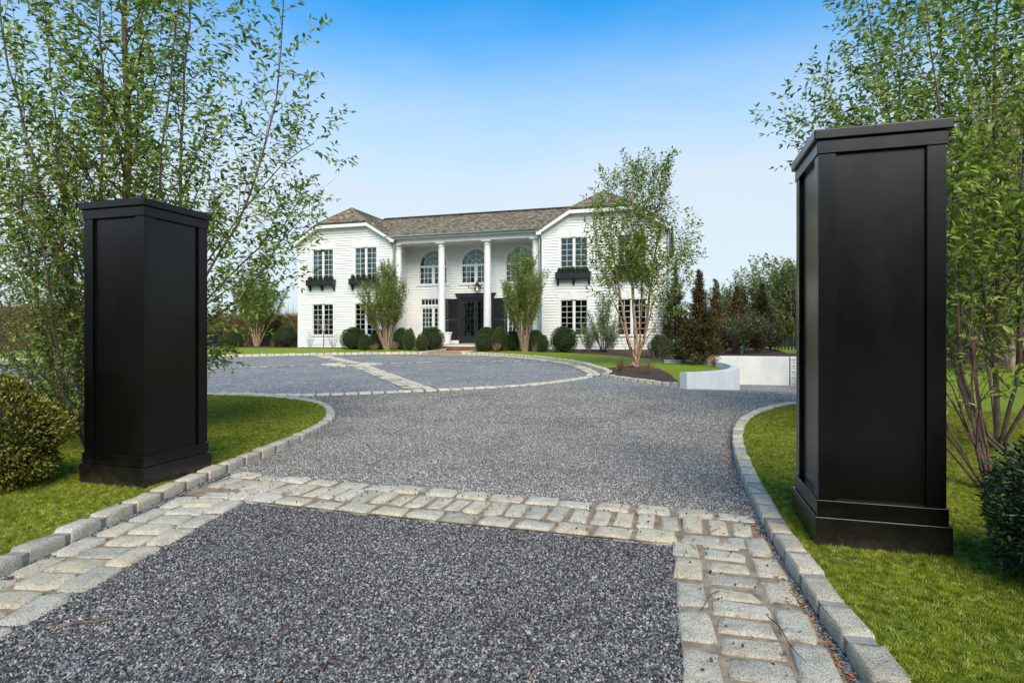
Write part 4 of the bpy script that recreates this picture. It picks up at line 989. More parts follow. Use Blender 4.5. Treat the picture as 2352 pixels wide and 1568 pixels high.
class Plant:
    def __init__(s, seed): s.q = random.Random(seed); s.lines = []; s.lv = []
    def rdir(s): 
        z = s.q.uniform(-1, 1); t = s.q.uniform(0, 6.283); r = math.sqrt(1 - z * z); return Vector((r * math.cos(t), r * math.sin(t), z))
    def limb(s, p, d, L_, r, cfg, depth=0, path=None):
        c = cfg[depth]; q = s.q
        if path is None:
            n = max(3, int(L_ / c.get('seg', .25))); st = L_ / n; pts = [Vector(p)]; d = Vector(d).normalized()
            for i in range(n):
                d = (d + s.rdir() * c.get('wander', .12) + Vector((0, 0, 1)) * c.get('up', .04)).normalized()
                pts.append(pts[-1] + d * st)
        else:
            pts = spline(path, c.get('seg', .25)); pts = [p_ + s.rdir() * c.get('wander', .1) * .12 * (0 if i == 0 else 1) for i, p_ in enumerate(pts)]
            L_ = sum((b - a).length for a, b in zip(pts, pts[1:]))
        n = len(pts) - 1; tip = c.get('tip', .25)
        s.lines.append((pts, [r * (1 - (1 - tip) * (i / n) ** c.get('taper', .9)) for i in range(n + 1)], depth))
        if 'kids' in c and depth + 1 < len(cfg):
            k = c['kids']; cnt = int(k if c.get('fixed') else k * L_ + q.random()); az = q.uniform(0, 6.283)
            for j in range(cnt):
                t = c.get('from', .2) + (1 - c.get('from', .2)) * (j + q.random()) / max(cnt, 1); t = min(t, .99)
                i = min(int(t * n), n - 1); pp = pts[i].lerp(pts[i + 1], t * n - i); dd = (pts[i + 1] - pts[i]).normalized()
                az += 2.4 + q.uniform(-.5, .5); a = R(q.uniform(*c.get('ang', (30, 55)))); e = dd.orthogonal().normalized(); e = Matrix.Rotation(az, 3, dd) @ e
                nd = dd * math.cos(a) + e * math.sin(a)
                shape = c.get('shape', lambda t: 1 - .55 * t)(t)
                s.limb(pp, nd, L_ * q.uniform(*c.get('ratio', (.35, .55))) * shape, max(r * (1 - (1 - tip) * t) * c.get('rr', .5), .0015), cfg, depth + 1)
        if c.get('leaf'):
            sz, gap, f0 = c['leaf'][:3]; m_ = int(L_ * (1 - f0) / gap); az = q.uniform(0, 6.28); bare = c.get('bare', 0)
            if q.random() >= bare:
                for j in range(m_ + 1):
                    t = f0 + (1 - f0) * j / max(m_, 1); i = min(int(t * n), n - 1); pp = pts[i].lerp(pts[i + 1], min(1, t * n - i)); dd = (pts[i + 1] - pts[i]).normalized()
                    az += math.pi + q.uniform(-.6, .6) if c.get('alt', True) else q.uniform(0, 6.28)
                    e = Matrix.Rotation(az, 3, dd) @ dd.orthogonal().normalized(); e.z *= .6
                    ld = (dd * q.uniform(.2, .9) + e + Vector((0, 0, c.get('droop', -.15)))).normalized()
                    s.lv.append((pp, ld, sz * q.uniform(.65, 1.2)))
                s.lv.append((pts[-1], (pts[-1] - pts[-2]).normalized(), sz * q.uniform(.7, 1.1)))
    def leaf_mesh(s, name, m, wid=.42, fold=.1, curl=.12, roll=.6):
        n = len(s.lv); q = np.random.RandomState(s.q.randint(0, 9999))
        P_ = np.array([tuple(a[0]) for a in s.lv]); D = np.array([tuple(a[1]) for a in s.lv]); Z = np.array([a[2] for a in s.lv])[:, None]
        up = np.array([0, 0, 1.]) + q.uniform(-roll, roll, (n, 3)); sd_ = np.cross(D, up); sd_ /= np.linalg.norm(sd_, axis=1, keepdims=True) + 1e-9; nn = np.cross(sd_, D)
        T = [(0, 0, 0), (.34, -.5 * wid, fold), (.72, -.36 * wid, fold * .6 - curl * .4), (1, 0, -curl), (.72, .36 * wid, fold * .6 - curl * .4), (.34, .5 * wid, fold)]
        V = np.stack([P_ + Z * (D * a + sd_ * b + nn * c) for a, b, c in T], 1).reshape(-1, 3)
        b6 = (np.arange(n) * 6)[:, None]
        F = np.stack([b6 + np.array([0, 1, 2, 3]), b6 + np.array([0, 3, 4, 5])], 1).reshape(-1, 4)
        return np_mesh(name, V, F, m)
    def wood_mesh(s, name, m, sides=(8, 5, 4, 3, 3)):
        V = []; F = []; base = 0
        for pts, rad, dep in s.lines:
            k = sides[min(dep, len(sides) - 1)]; n = len(pts); P_ = np.array([tuple(p) for p in pts]); r = np.array(rad)[:, None]
            T = np.gradient(P_, axis=0); T /= np.linalg.norm(T, axis=1, keepdims=True) + 1e-9
            ref = np.array([1., 0, 0]) if abs(T[0][0]) < .8 else np.array([0, 1., 0]); A = np.cross(T, ref); A /= np.linalg.norm(A, axis=1, keepdims=True) + 1e-9; B = np.cross(T, A)
            for i in range(k): pass
            ang = np.arange(k) * 2 * math.pi / k
            ring = P_[:, None, :] + r[:, None, :] * (A[:, None, :] * np.cos(ang)[None, :, None] + B[:, None, :] * np.sin(ang)[None, :, None])
            V.append(ring.reshape(-1, 3)); i = np.arange(n - 1)[:, None] * k; j = np.arange(k)[None, :]; j2 = (j + 1) % k
            F.append(np.stack([base + i + j, base + i + j2, base + i + k + j2, base + i + k + j], -1).reshape(-1, 4)); base += n * k
        return np_mesh(name, np.concatenate(V), np.concatenate(F), m, True)
def plant_obj(pl, name, loc, label, cat, bark, leafm, group=None, wid=.42, trunk='branches', crown='foliage', rz=0, sc=1, split=True, twigs=None, **lk):
    t = empty(name, loc, rz); t.scale = (sc,) * 3; tag(t, label, cat, group)
    if split and any(l[2] == 0 for l in pl.lines) and any(l[2] > 0 for l in pl.lines):
        al = pl.lines; pl.lines = [l for l in al if l[2] == 0]; obj('trunk', pl.wood_mesh('trunk', bark), t)
        pl.lines = [l for l in al if l[2] > 0]; obj('branches', pl.wood_mesh('branches', twigs or bark), t); pl.lines = al
    else: obj(trunk, pl.wood_mesh(trunk, bark), t)
    if leafm and pl.lv: obj(crown, pl.leaf_mesh(crown, leafm, wid, **lk), t)['kind'] = 'stuff'
    return t
def rel(base, pts): return [Vector(p) - Vector(base) for p in pts]

# --- big tree behind the left pillar
B0 = Vector((-5.9, 4.85, .06)); T = Plant(11)
cfgT = [dict(seg=.3, wander=.12, tip=.3, kids=4.1, ang=(28, 58), ratio=(.2, .36), rr=.42, shape=lambda t: 1.15 - .6 * t, **{'from': .22}),
        dict(seg=.14, wander=.16, up=.05, tip=.2, kids=8.5, ang=(30, 60), ratio=(.28, .5), rr=.5, leaf=(.083, .062, .15), **{'from': .15}),
        dict(seg=.09, wander=.16, up=.06, tip=.4, leaf=(.08, .042, .05), droop=-.25)]
stems = [([(290, 900, 6.4), (293, 600, 6.4), (292, 300, 6.45), (288, 60, 6.5), (300, -140, 6.5)], .062),
         ([(262, 880, 6.4), (238, 600, 6.2), (236, 330, 6.1), (232, 100, 6.0), (225, -90, 6.0)], .036),
         ([(310, 900, 6.5), (400, 640, 6.7), (415, 400, 6.8), (425, 180, 6.9), (440, -40, 7.0)], .04),
         ([(315, 900, 6.4), (430, 700, 6.3), (540, 520, 6.2), (620, 300, 6.2), (645, 110, 6.3), (655, -40, 6.3)], .026),
         ([(320, 880, 6.6), (450, 720, 6.8), (560, 600, 6.9), (650, 520, 7.0), (700, 420, 7.0)], .024),
         ([(320, 900, 6.5), (400, 760, 6.4), (490, 690, 6.3), (560, 640, 6.2), (630, 585, 6.1)], .018),
         ([(250, 880, 6.3), (150, 620, 6.0), (80, 380, 5.8), (20, 150, 5.7), (-20, -50, 5.6)], .034),
         ([(270, 900, 6.2), (200, 700, 5.8), (120, 560, 5.5), (40, 470, 5.3), (-30, 400, 5.2)], .024),
         ([(300, 900, 6.3), (350, 600, 6.0), (370, 350, 5.8), (400, 120, 5.7), (410, -60, 5.6)], .028),
         ([(325, 900, 6.6), (440, 760, 6.8), (560, 680, 7.0), (640, 560, 7.1), (690, 500, 7.1)], .022), ([(320, 900, 6.8), (480, 800, 7.2), (580, 720, 7.4), (650, 640, 7.5)], .018),
         ([(318, 880, 6.7), (450, 640, 7.0), (560, 480, 7.2), (650, 380, 7.3), (720, 330, 7.3)], .022), ([(255, 900, 6.9), (180, 600, 7.2), (130, 300, 7.3), (110, 80, 7.3), (100, -60, 7.3)], .03)]
for i, (pp, r) in enumerate(stems):
    pts = rel(B0, [W3(*a) for a in pp]); c = [dict(x) for x in cfgT]
    if i in (3,): c[0]['from'] = .4; c[0]['ratio'] = (.1, .24); c[1]['bare'] = .3; c[2]['bare'] = .35
    if i == 4: c[0]['ratio'] = (.14, .3)
    T.limb(None, None, 0, r * (1 if i == 0 else .72), c, 0, [Vector((T.q.uniform(-.06, .06), T.q.uniform(-.06, .06), -.05))] + pts)
plant_obj(T, 'tree', B0, 'tall many-stemmed spring tree with long leafy limbs rising behind the left black pillar', 'tree', 'bark_grey', 'leaf_spring', twigs='bark_dark')
# bare limbs reaching right out of it belong to the same tree: thin leafless shoots
# --- small-leaved bushy tree left of the pillar
B1 = Vector((-6.6, 4.5, .06)); T = Plant(21)
cfg1 = [dict(seg=.25, wander=.18, up=.05, tip=.25, kids=11, ang=(20, 45), ratio=(.2, .42), rr=.45, **{'from': .18}),
        dict(seg=.12, wander=.2, up=.12, tip=.3, kids=10, ang=(25, 55), ratio=(.3, .5), rr=.5, leaf=(.054, .04, .15), **{'from': .15}),
        dict(seg=.08, wander=.2, up=.1, tip=.5, leaf=(.048, .028, .08), droop=-.05)]
for pp, r in (([(195, 1020, 6.2), (172, 800, 6.1), (150, 620, 6.0), (140, 450, 6.0), (130, 330, 6.0)], .04), ([(192, 1000, 6.0), (120, 850, 5.8), (90, 700, 5.7), (60, 560, 5.6), (50, 430, 5.6)], .028),
              ([(185, 980, 6.3), (110, 880, 6.4), (20, 740, 6.3), (-30, 600, 6.2)], .024), ([(196, 980, 6.5), (190, 760, 6.7), (200, 560, 6.8), (190, 440, 6.8)], .024),
              ([(190, 990, 5.8), (150, 900, 5.5), (120, 760, 5.3), (110, 640, 5.2), (100, 540, 5.2)], .02), ([(180, 990, 5.8), (100, 940, 5.6), (40, 850, 5.5), (-10, 700, 5.5), (-20, 560, 5.4)], .02)):
    T.limb(None, None, 0, r, cfg1, 0, [Vector((W3(197, 1040, 6.2) - B1).to_tuple()) * 1] + rel(B1, [W3(*a) for a in pp]))
plant_obj(T, 'tree', B1, 'low bushy small-leaved tree between the gold-green bush and the left pillar', 'tree', 'bark_grey', 'leaf_small', wid=.4, twigs='bark_dark')

# --- right foreground trees
cfgR = [dict(seg=.3, wander=.14, tip=.25, kids=4.3, ang=(25, 55), ratio=(.2, .34), rr=.42, shape=lambda t: 1.15 - .55 * t, **{'from': .24}),
        dict(seg=.14, wander=.17, up=.08, tip=.25, kids=9, ang=(28, 58), ratio=(.3, .5), rr=.5, leaf=(.086, .052, .15), **{'from': .12}),
        dict(seg=.09, wander=.17, up=.06, tip=.4, leaf=(.08, .046, .05), droop=-.2)]
B2 = Vector((3.25, 7.1, .06)); T = Plant(31)
for pp, r in (([(2288, 1010, 6.0), (2286, 800, 6.0), (2292, 500, 6.0), (2284, 200, 6.0), (2290, -80, 6.0)], .046), ([(2262, 1000, 5.9), (2215, 860, 5.8), (2190, 640, 5.7), (2170, 420, 5.6), (2150, 200, 5.6), (2120, -20, 5.6)], .032),
              ([(2300, 1000, 5.9), (2335, 880, 5.8), (2340, 640, 5.6), (2350, 380, 5.5), (2360, 100, 5.5), (2360, -60, 5.5)], .034), ([(2255, 1010, 6.1), (2200, 870, 6.4), (2130, 560, 6.8), (2060, 330, 7.0), (2010, 130, 7.0), (1985, -30, 7.0)], .034),
              ([(2255, 1020, 6.2), (2190, 820, 6.6), (2060, 480, 7.2), (1960, 330, 7.4), (1900, 240, 7.5)], .024), ([(2250, 1010, 6.3), (2180, 780, 6.8), (2070, 300, 7.4), (2080, 60, 7.5), (2090, -80, 7.5)], .03),
              ([(2310, 1010, 5.8), (2400, 850, 5.5), (2420, 600, 5.3), (2400, 300, 5.2), (2390, 60, 5.2)], .03), ([(2270, 1000, 5.6), (2240, 820, 5.3), (2230, 600, 5.1), (2230, 420, 5.0)], .022),
              ([(2290, 1000, 6.4), (2260, 700, 6.9), (2230, 400, 7.2), (2220, 100, 7.3), (2210, -80, 7.4)], .03), ([(2270, 1000, 6.4), (2150, 700, 6.9), (2000, 450, 7.2), (1930, 360, 7.3), (1860, 300, 7.3)], .02)):
    T.limb(None, None, 0, r * .75, cfgR, 0, [Vector((T.q.uniform(-.22, .22), T.q.uniform(-.22, .22), -.05))] + rel(B2, [W3(*a) for a in pp]))
plant_obj(T, 'tree', B2, 'tall many-stemmed leafy tree rising behind the right black pillar', 'tree', 'bark_grey', 'leaf_spring', twigs='bark_dark')
T = Plant(35); B3 = Vector((2.32, 5.2, .07))
cf = [dict(seg=.18, wander=.2, up=.03, tip=.3, kids=2.4, ang=(20, 50), ratio=(.3, .5), rr=.6, **{'from': .35}), dict(seg=.12, wander=.2, up=.08, tip=.4, leaf=(.06, .09, .3), bare=.45)]
for i in range(9):
    a = R(100 + i * 17 + T.q.uniform(-6, 6)); T.limb((T.q.uniform(-.05, .05), T.q.uniform(-.05, .05), -.05), (math.cos(a) * .55, math.sin(a) * .4, 1), T.q.uniform(.9, 1.6), T.q.uniform(.008, .016), cf)
plant_obj(T, 'twiggy_shrub', B3, 'sparse shrub of thin reddish stems beside the foot of the right pillar', 'shrub', 'bark_dark', 'leaf_spring')
# --- birch-like tree with peeling bark on the bed
T = Plant(41); B4 = Vector((-1.2, 17.3, .33))
cfgB = [dict(seg=.3, wander=.14, up=.03, tip=.15, kids=5.0, ang=(25, 50), ratio=(.18, .29), rr=.26, shape=lambda t: 1.1 - .5 * t, **{'from': .34}),
        dict(seg=.15, wander=.15, up=.06, tip=.25, kids=9, ang=(30, 55), ratio=(.3, .5), rr=.5, leaf=(.11, .075, .15), **{'from': .15}),
        dict(seg=.1, wander=.15, up=.05, tip=.4, leaf=(.11, .05, .05), droop=-.2, bare=.06)]
for pp, r in (([(1462, 780, 17.2), (1452, 660, 17.2), (1450, 540, 17.2), (1455, 400, 17.2)], .09), ([(1442, 780, 17.1), (1425, 680, 17.0), (1405, 560, 16.9), (1398, 430, 16.8)], .075), ([(1478, 780, 17.3), (1492, 680, 17.4), (1510, 540, 17.5), (1518, 400, 17.5)], .075),
              ([(1482, 770, 17.1), (1510, 670, 16.9), (1550, 590, 16.8), (1585, 530, 16.8)], .04), ([(1470, 780, 17.5), (1475, 640, 17.8), (1480, 500, 18.0), (1484, 410, 18.0)], .06), ([(1435, 760, 16.9), (1405, 680, 16.7), (1375, 590, 16.6), (1362, 500, 16.6)], .04),
              ([(1490, 770, 17.5), (1530, 700, 17.7), (1562, 640, 17.8), (1580, 590, 17.8)], .03)):
    T.limb(None, None, 0, r * .72, cfgB, 0, [Vector((T.q.uniform(-.1, .1), T.q.uniform(-.1, .1), -.05))] + rel(B4, [W3(*a) for a in pp]))
plant_obj(T, 'tree', B4, 'multi-stemmed birch with peeling orange bark standing on the mulch before the right wing', 'tree', 'bark_birch', 'leaf_spring', twigs='bark_dark')

# --- vase-shaped trees in front of the house
def vase(seed, h, wd, leaf='leaf_myrtle', ls=.1, stems_=16, trunk_f=.34, kids=11.5, lean=0, bare=.0):
    T = Plant(seed); q = T.q
    cf = [dict(seg=.25, wander=.1, up=.02, tip=.15, kids=kids, ang=(12, 36), ratio=(.18, .3), rr=.34, shape=lambda t: 1.1 - .4 * t, **{'from': trunk_f}),
          dict(seg=.14, wander=.16, up=.1, tip=.3, kids=7, ang=(18, 45), ratio=(.3, .5), rr=.5, leaf=(ls, ls * .8, .25), bare=bare, **{'from': .1}),
          dict(seg=.1, wander=.16, up=.1, tip=.4, leaf=(ls, ls * .55, .1), bare=bare + .05)]
    for i in range(stems_):
        a = 2 * math.pi * (i + q.uniform(-.3, .3)) / stems_; rr_ = wd * (.22 + .28 * q.random()) * (1 if i % 3 else .35)
        hh = h * (1 - .42 * (rr_ / (wd * .5)) ** 2) * q.uniform(.72, .98)
        top = Vector((rr_ * math.cos(a) + lean, rr_ * math.sin(a), hh)); b = Vector((.09 * math.cos(a), .09 * math.sin(a), -.05))
        m1 = Vector((top.x * .28, top.y * .28, hh * .3)) + b * .6; m2 = Vector((top.x * .68, top.y * .68, hh * .62))
        T.limb(None, None, 0, .062 * h / 4.6 * q.uniform(.7, 1.1), cf, 0, [b, m1, m2, top])
    return T
def on(px, Y, dz=0): x = at(px, Y); return (x, Y, g0(x, Y) + .06 + dz)
plant_obj(vase(51, 4.5, 3.0), 'tree', on(889, 25.9), 'vase-shaped tree with tan stems in front of the porch left column', 'tree', 'bark_tan', 'leaf_myrtle')
plant_obj(vase(52, 4.4, 2.85), 'tree', on(1205, 25.6), 'vase-shaped tree with tan stems in front of the porch right of the door', 'tree', 'bark_tan', 'leaf_myrtle')
plant_obj(vase(53, 4.6, 3.8), 'tree', on(590, 29.0), 'vase-shaped tree with tan stems against the brown hedge left of the house', 'tree', 'bark_tan', 'leaf_myrtle')
plant_obj(vase(54, 2.5, 1.7, ls=.1, stems_=8, trunk_f=.25, kids=12), 'small_tree', on(1386, 26.2), 'small grey-green tree before the right wing between its two lower windows', 'tree', 'bark_dark', 'leaf_olive', wid=.42)
def shrubby(seed, h, wd, n=12, ls=.05, kids=7, leafy=True, curve=.5):
    T = Plant(seed); q = T.q
    cf = [dict(seg=.1, wander=.16, up=.05, tip=.3, kids=kids, ang=(18, 45), ratio=(.3, .5), rr=.6, **{'from': .2}), dict(seg=.08, wander=.2, up=.1, tip=.4, **({'leaf': (ls, ls * .55, .1)} if leafy else {'kids': 5, 'ratio': (.4, .6)}))]
    if not leafy: cf.append(dict(seg=.06, wander=.2, up=.05, tip=.6))
    for i in range(n):
        a = 2 * math.pi * (i + q.random()) / n; rr_ = wd * .5 * math.sqrt(q.random()); top = Vector((rr_ * math.cos(a), rr_ * math.sin(a), h * q.uniform(.7, 1)))
        T.limb(None, None, 0, q.uniform(.004, .009) * (1 + h * .3), cf, 0, [Vector((.05 * math.cos(a), .05 * math.sin(a), -.03)), Vector((top.x * curve, top.y * curve, h * .4)), top])
    return T
for sd_, px, Y, h, wd_, lb_ in ((61, 1352, 25.6, 1.15, 1.1, 'grey-green wispy shrub beside the large round boxwood'), (62, 1402, 25.4, 1.2, 1.15, 'grey-green wispy shrub below the small tree of the right wing')):
    plant_obj(shrubby(sd_, h, wd_, 20, .1, 9), 'wispy_shrub', on(px, Y), lb_, 'shrub', 'twig_pink', 'leaf_olive', 'wispy shrubs along the right wing', wid=.36, split=False)
for sd_, px, Y, h, wd_, lb_ in ((63, 712, 27.3, 1.05, .9, 'bare grey shrub at the left corner of the house'), (64, 765, 27.2, 1.0, .95, 'bare grey shrub right of the spindly leafless tree'), (65, 1445, 25.0, 1.1, 1.0, 'bare twiggy shrub behind the birch left of its stems'),
                               (66, 1508, 19.8, 1.05, 1.7, 'sprawling bare shrub arching right of the birch'), (67, 1228, 25.0, .5, .4, 'tiny bare shrub at the foot of the tree right of the door')):
    plant_obj(shrubby(sd_, h, wd_, 9, kids=5, leafy=False, curve=.6), 'bare_shrub', on(px, Y), lb_, 'shrub', 'twig_pink', None, 'leafless shrubs near the house', split=False)
T = Plant(68); T.limb((0, 0, -.05), (0, 0, 1), .95, .03, [dict(seg=.2, wander=.03, tip=.9)])
for i in range(7):
    a = i * .9; T.limb((0, 0, .85), (math.cos(a) * .8, math.sin(a) * .8, 1), T.q.uniform(.9, 1.5), .012, [dict(seg=.15, wander=.15, up=.06, tip=.2, kids=6, ang=(20, 50), ratio=(.25, .5), **{'from': .2}), dict(seg=.1, wander=.2, tip=.4, kids=5, ratio=(.4, .6)), dict(seg=.08, wander=.2)])
plant_obj(T, 'bare_tree', on(743, 27.2), 'spindly leafless tree in front of the leftmost lower window', 'tree', 'twig_pink', None, split=False)
def tuft(seed, h, wd, n=110):
    T = Plant(seed)
    for i in range(n):
        a = T.q.uniform(0, 6.28); s_ = T.q.uniform(0, 1); T.limb((T.q.uniform(-.04, .04), T.q.uniform(-.04, .04), -.02), (math.cos(a) * wd * s_, math.sin(a) * wd * s_, h), h * T.q.uniform(.6, 1.05), .006, [dict(seg=.12, wander=.1, up=-.03, tip=.4)])
    return T.wood_mesh('dry_tuft', 'twig_tan', (3,))
tm = [tuft(71, .45, .38), tuft(72, .45, .45)]
for i, (px, Y, sc_, lb_) in enumerate(((906, 25.1, 1.15, 'dry tan tuft at the foot of the left porch tree'), (862, 25.3, .9, 'dry pale tuft before the second left boxwood'), (1141, 24.9, 1.05, 'dry tan tuft in front of the boxwoods right of the door'),
        (1428, 15.6, .95, 'reddish dry tuft on the mulch left of the birch'), (1487, 15.0, .9, 'reddish dry tuft on the mulch right of the birch'), (1600, 18.6, .95, 'dry tuft at the foot of the big bronze conifer'), (1640, 17.9, .8, 'dry tuft by the far end of the curved white wall'),
        (561, 28.4, 1.0, 'dry tuft left of the tree by the brown hedge'), (628, 28.4, .9, 'dry tuft right of the tree by the brown hedge'))):
    p = on(px, Y, .03 if 14 < Y < 20 else 0); tag(obj('dry_tuft', tm[i % 2], None, p, (0, 0, i), (sc_,) * 3), lb_, 'dry grass tuft', 'dry tufts in the beds')

# --- clipped balls
def ball(seed, n, leafm, ls, lumps=.09, name='boxwood', wid=.5, egg=0, fill=.16):
    q = np.random.RandomState(seed); ph = q.uniform(0, 6.28, (7, 1)); fr_ = q.randint(2, 6, (7, 3))
    def rad(D): 
        r = 1 + sum(lumps / 3 * np.sin(D @ fr_[i] * 1.6 + ph[i]) for i in range(7)); return r
    D = q.normal(size=(n, 3)); D[:, 2] = np.where(D[:, 2] < -.75 * np.linalg.norm(D, axis=1), -D[:, 2], D[:, 2]); D /= np.linalg.norm(D, axis=1, keepdims=True)
    r = rad(D) * (1 - fill * q.uniform(0, 1, n) ** 2 + .03 * q.normal(size=n))
    taper = np.where(D[:, 2] > 0, 1 - egg * D[:, 2] ** 2 * .5, 1)
    P_ = D * r[:, None] * np.stack([taper, taper, np.ones(n)], 1)
    T = Plant(seed); U = D + q.normal(size=(n, 3)) * .55 + np.array([0, 0, .35]); U /= np.linalg.norm(U, axis=1, keepdims=True); sz = ls * q.uniform(.7, 1.3, n)
    T.lv = [(P_[i], U[i], sz[i]) for i in range(n)]
    return T, rad
def ball_mesh(seed, n, leafm, ls, lumps=.09, wid=.5, egg=0):
    T, rad = ball(seed, n, leafm, ls, lumps, egg=egg)
    me = T.leaf_mesh('foliage', leafm, wid, roll=1.2)
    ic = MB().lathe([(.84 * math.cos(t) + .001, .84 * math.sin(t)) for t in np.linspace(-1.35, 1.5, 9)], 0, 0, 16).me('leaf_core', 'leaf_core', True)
    return me, ic
BM = [ball_mesh(80 + i, 5200, 'leaf_box', .075, (.06, .1, .13, .05)[i], egg=(.0, .2, .5, .1)[i]) for i in range(4)]
BP = [ball_mesh(90 + i, 5200, 'leaf_box_pale', .075, .1, egg=.4) for i in range(2)]
def boxwood(cx, cy, rx, h, var, label, lib, group='clipped boxwoods along the house', name='boxwood', ground=None, cat='bush'):
    z = g0(cx, cy) + .04 if ground is None else ground; t = empty(name, (cx, cy, z), rnd.uniform(0, 6)); t.scale = (rx, rx, h * .54); tag(t, label, cat, group)
    me, ic = lib[var]
    f = obj('foliage', me, t, (0, 0, .88)); f['kind'] = 'stuff'; obj('inner_core', ic, t, (0, 0, .88))  # solid dark ball filling the inside of the leaf shell
for px, Y, wpx, hpx, v, l_, pale in ((812, 26.2, 60, 49, 0, 'wide round boxwood under the second lower window from the left', 0), (838, 25.5, 30, 36, 1, 'small boxwood in front between two larger ones left of the porch tree', 0), (867, 26.2, 40, 46, 2, 'tall boxwood directly left of the left porch tree', 0),
        (921, 26.4, 36, 48, 1, 'dark boxwood directly right of the left porch tree', 0), (940, 25.9, 30, 48, 0, 'upright yellowish boxwood right of the left porch tree', 1), (968, 25.5, 32, 37, 1, 'small yellowish boxwood in front of the big one left of the steps', 1), (992, 26.2, 57, 51, 0, 'big round boxwood immediately left of the porch steps', 0),
        (1118, 26.2, 52, 53, 3, 'big round boxwood immediately right of the porch steps', 0), (1109, 25.4, 36, 38, 1, 'low boxwood in front of the big one right of the steps', 0), (1148, 25.8, 38, 53, 0, 'upright olive boxwood in the middle of the group right of the steps', 1), (1178, 26.2, 40, 46, 2, 'dark boxwood just left of the tree right of the door', 0),
        (1230, 26.0, 44, 48, 3, 'boxwood between the right porch tree and the downpipe', 0), (1246, 25.3, 32, 39, 2, 'small egg-shaped boxwood in front of the downpipe', 0), (1295, 25.4, 64, 57, 0, 'largest round boxwood under the first window of the right wing', 0),
        (1517, 22.6, 54, 50, 3, 'round olive boxwood right of the birch stems', 1), (1561, 20.6, 38, 52, 2, 'upright clipped boxwood between house corner and big conifer', 1), (544, 28.3, 44, 30, 0, 'low dark boxwood beside the black garden gate', 0), (657, 28.6, 54, 45, 1, 'round dark boxwood beside the left house corner', 0), (636, 29.0, 26, 34, 2, 'small boxwood tucked behind the round one left of the house', 0)):
    x = at(px, Y); d = -sT * x + cT * Y if False else (Vector((x, Y)).dot(Vector((-sT, cT)))); boxwood(x, Y, wpx * d / 1300 / 2 * .97, hpx * d / 1300, v if not pale else v % 2, l_, BP if pale else BM)
# foreground bushes
me, ic = ball_mesh(101, 15000, 'leaf_gold', .07, .2, wid=.5); boxwood(-5.06, 3.1, .4, .82, 0, 'rounded yellow-green bush on the turf at the left edge, before the small-leaved tree', [(me, ic)], None, 'bush', .06)
me, ic = ball_mesh(102, 14000, 'leaf_holly', .07, .12, wid=.42); boxwood(1.9, 3.25, .43, .7, 0, 'dark glossy-leaved bush at the right edge beside the right pillar', [(me, ic)], None, 'bush', .07)
# tiny shrubs in the window boxes
sm_me, sm_ic = ball_mesh(103, 700, 'leaf_box', .22, .12, wid=.5)
ordn = ('first', 'second', 'third', 'fourth', 'fifth'); wn_ = ('leftmost window box', 'window box left of the porch', 'window box right of the porch', 'window box behind the birch')
for (c, l), wl_ in zip(PLANTERS, wn_):
    for i in range(5):
        x = c - .68 + i * .34; boxwood(x, YF - .24, .125 * rnd.uniform(.9, 1.1), .27 * rnd.uniform(.85, 1.15), 0, 'small round shrub, %s from the left in the %s' % (ordn[i], wl_), [(sm_me, sm_ic)], 'small shrubs in the window boxes', 'potted_shrub', 4.3, 'shrub')
# --- conifers
def conifer(seed, h, r0, leafm, n=1.0, gap=.04, up=.0, ls=.1):
    T = Plant(seed); q = T.q; pts = [Vector((0, 0, -.05))] + [Vector((q.uniform(-.02, .02), q.uniform(-.02, .02), h * i / 8)) for i in range(1, 9)]; T.lines.append((pts, [.05 * h / 3 * (1 - i / 9) + .004 for i in range(9)], 0)); z = .08
    while z < h * .985:
        L_ = r0 * (1 - z / h) ** 1.05 * q.uniform(.55, 1.3) * (1 if z > .3 else .85) + .05; k = max(5, int(13 * n * (1 - .4 * z / h)))
        for j in range(k):
            a = q.uniform(0, 6.28)
            T.limb((0, 0, z), (math.cos(a), math.sin(a), .3 + .6 * z / h + up), L_ * q.uniform(.6, 1.25), .007, [dict(seg=.12, wander=.12, up=.03, tip=.4, kids=9, ang=(25, 60), ratio=(.2, .42), leaf=(ls, gap * .8, .35), alt=False, shape=lambda t: 1.2 - .7 * t, **{'from': .25}), dict(seg=.1, wander=.1, up=.03, tip=.5, leaf=(ls, gap, 0), alt=False, droop=-.05)])
        z += h * .017
    for l in range(1, len(T.lines)): T.lines[l] = (T.lines[l][0], T.lines[l][1], 1)
    return T
plant_obj(conifer(111, 2.95, .72, 'needle'), 'conifer', on(1606, 18.9), 'big conifer, bronze above and green below, behind the curved white wall', 'tree', 'bark_dark', 'needle', wid=.25)
plant_obj(conifer(112, 3.1, .62, 'needle', .8), 'conifer', on(1644, 24.8), 'slim rust-brown conifer close behind the biggest one', 'tree', 'bark_dark', 'needle_brown', 'conifers beyond the ramp', wid=.28)
plant_obj(conifer(113, 2.9, .85, 'needle', .8), 'conifer', on(1692, 27.0), 'rust-brown cone-shaped conifer, middle of the three beyond the ramp', 'tree', 'bark_dark', 'needle_brown', 'conifers beyond the ramp', wid=.28)
plant_obj(conifer(114, 3.1, .95, 'needle', .8), 'conifer', on(1750, 28.5), 'dark green cone-shaped conifer next to the black picket gate', 'tree', 'bark_dark', 'needle_green', 'conifers beyond the ramp', wid=.28)
plant_obj(conifer(115, 4.1, .8, 'needle', .8), 'conifer', on(1551, 27.5), 'narrow dark conifer standing against the right corner of the house', 'tree', 'bark_dark', 'needle_green', wid=.28)
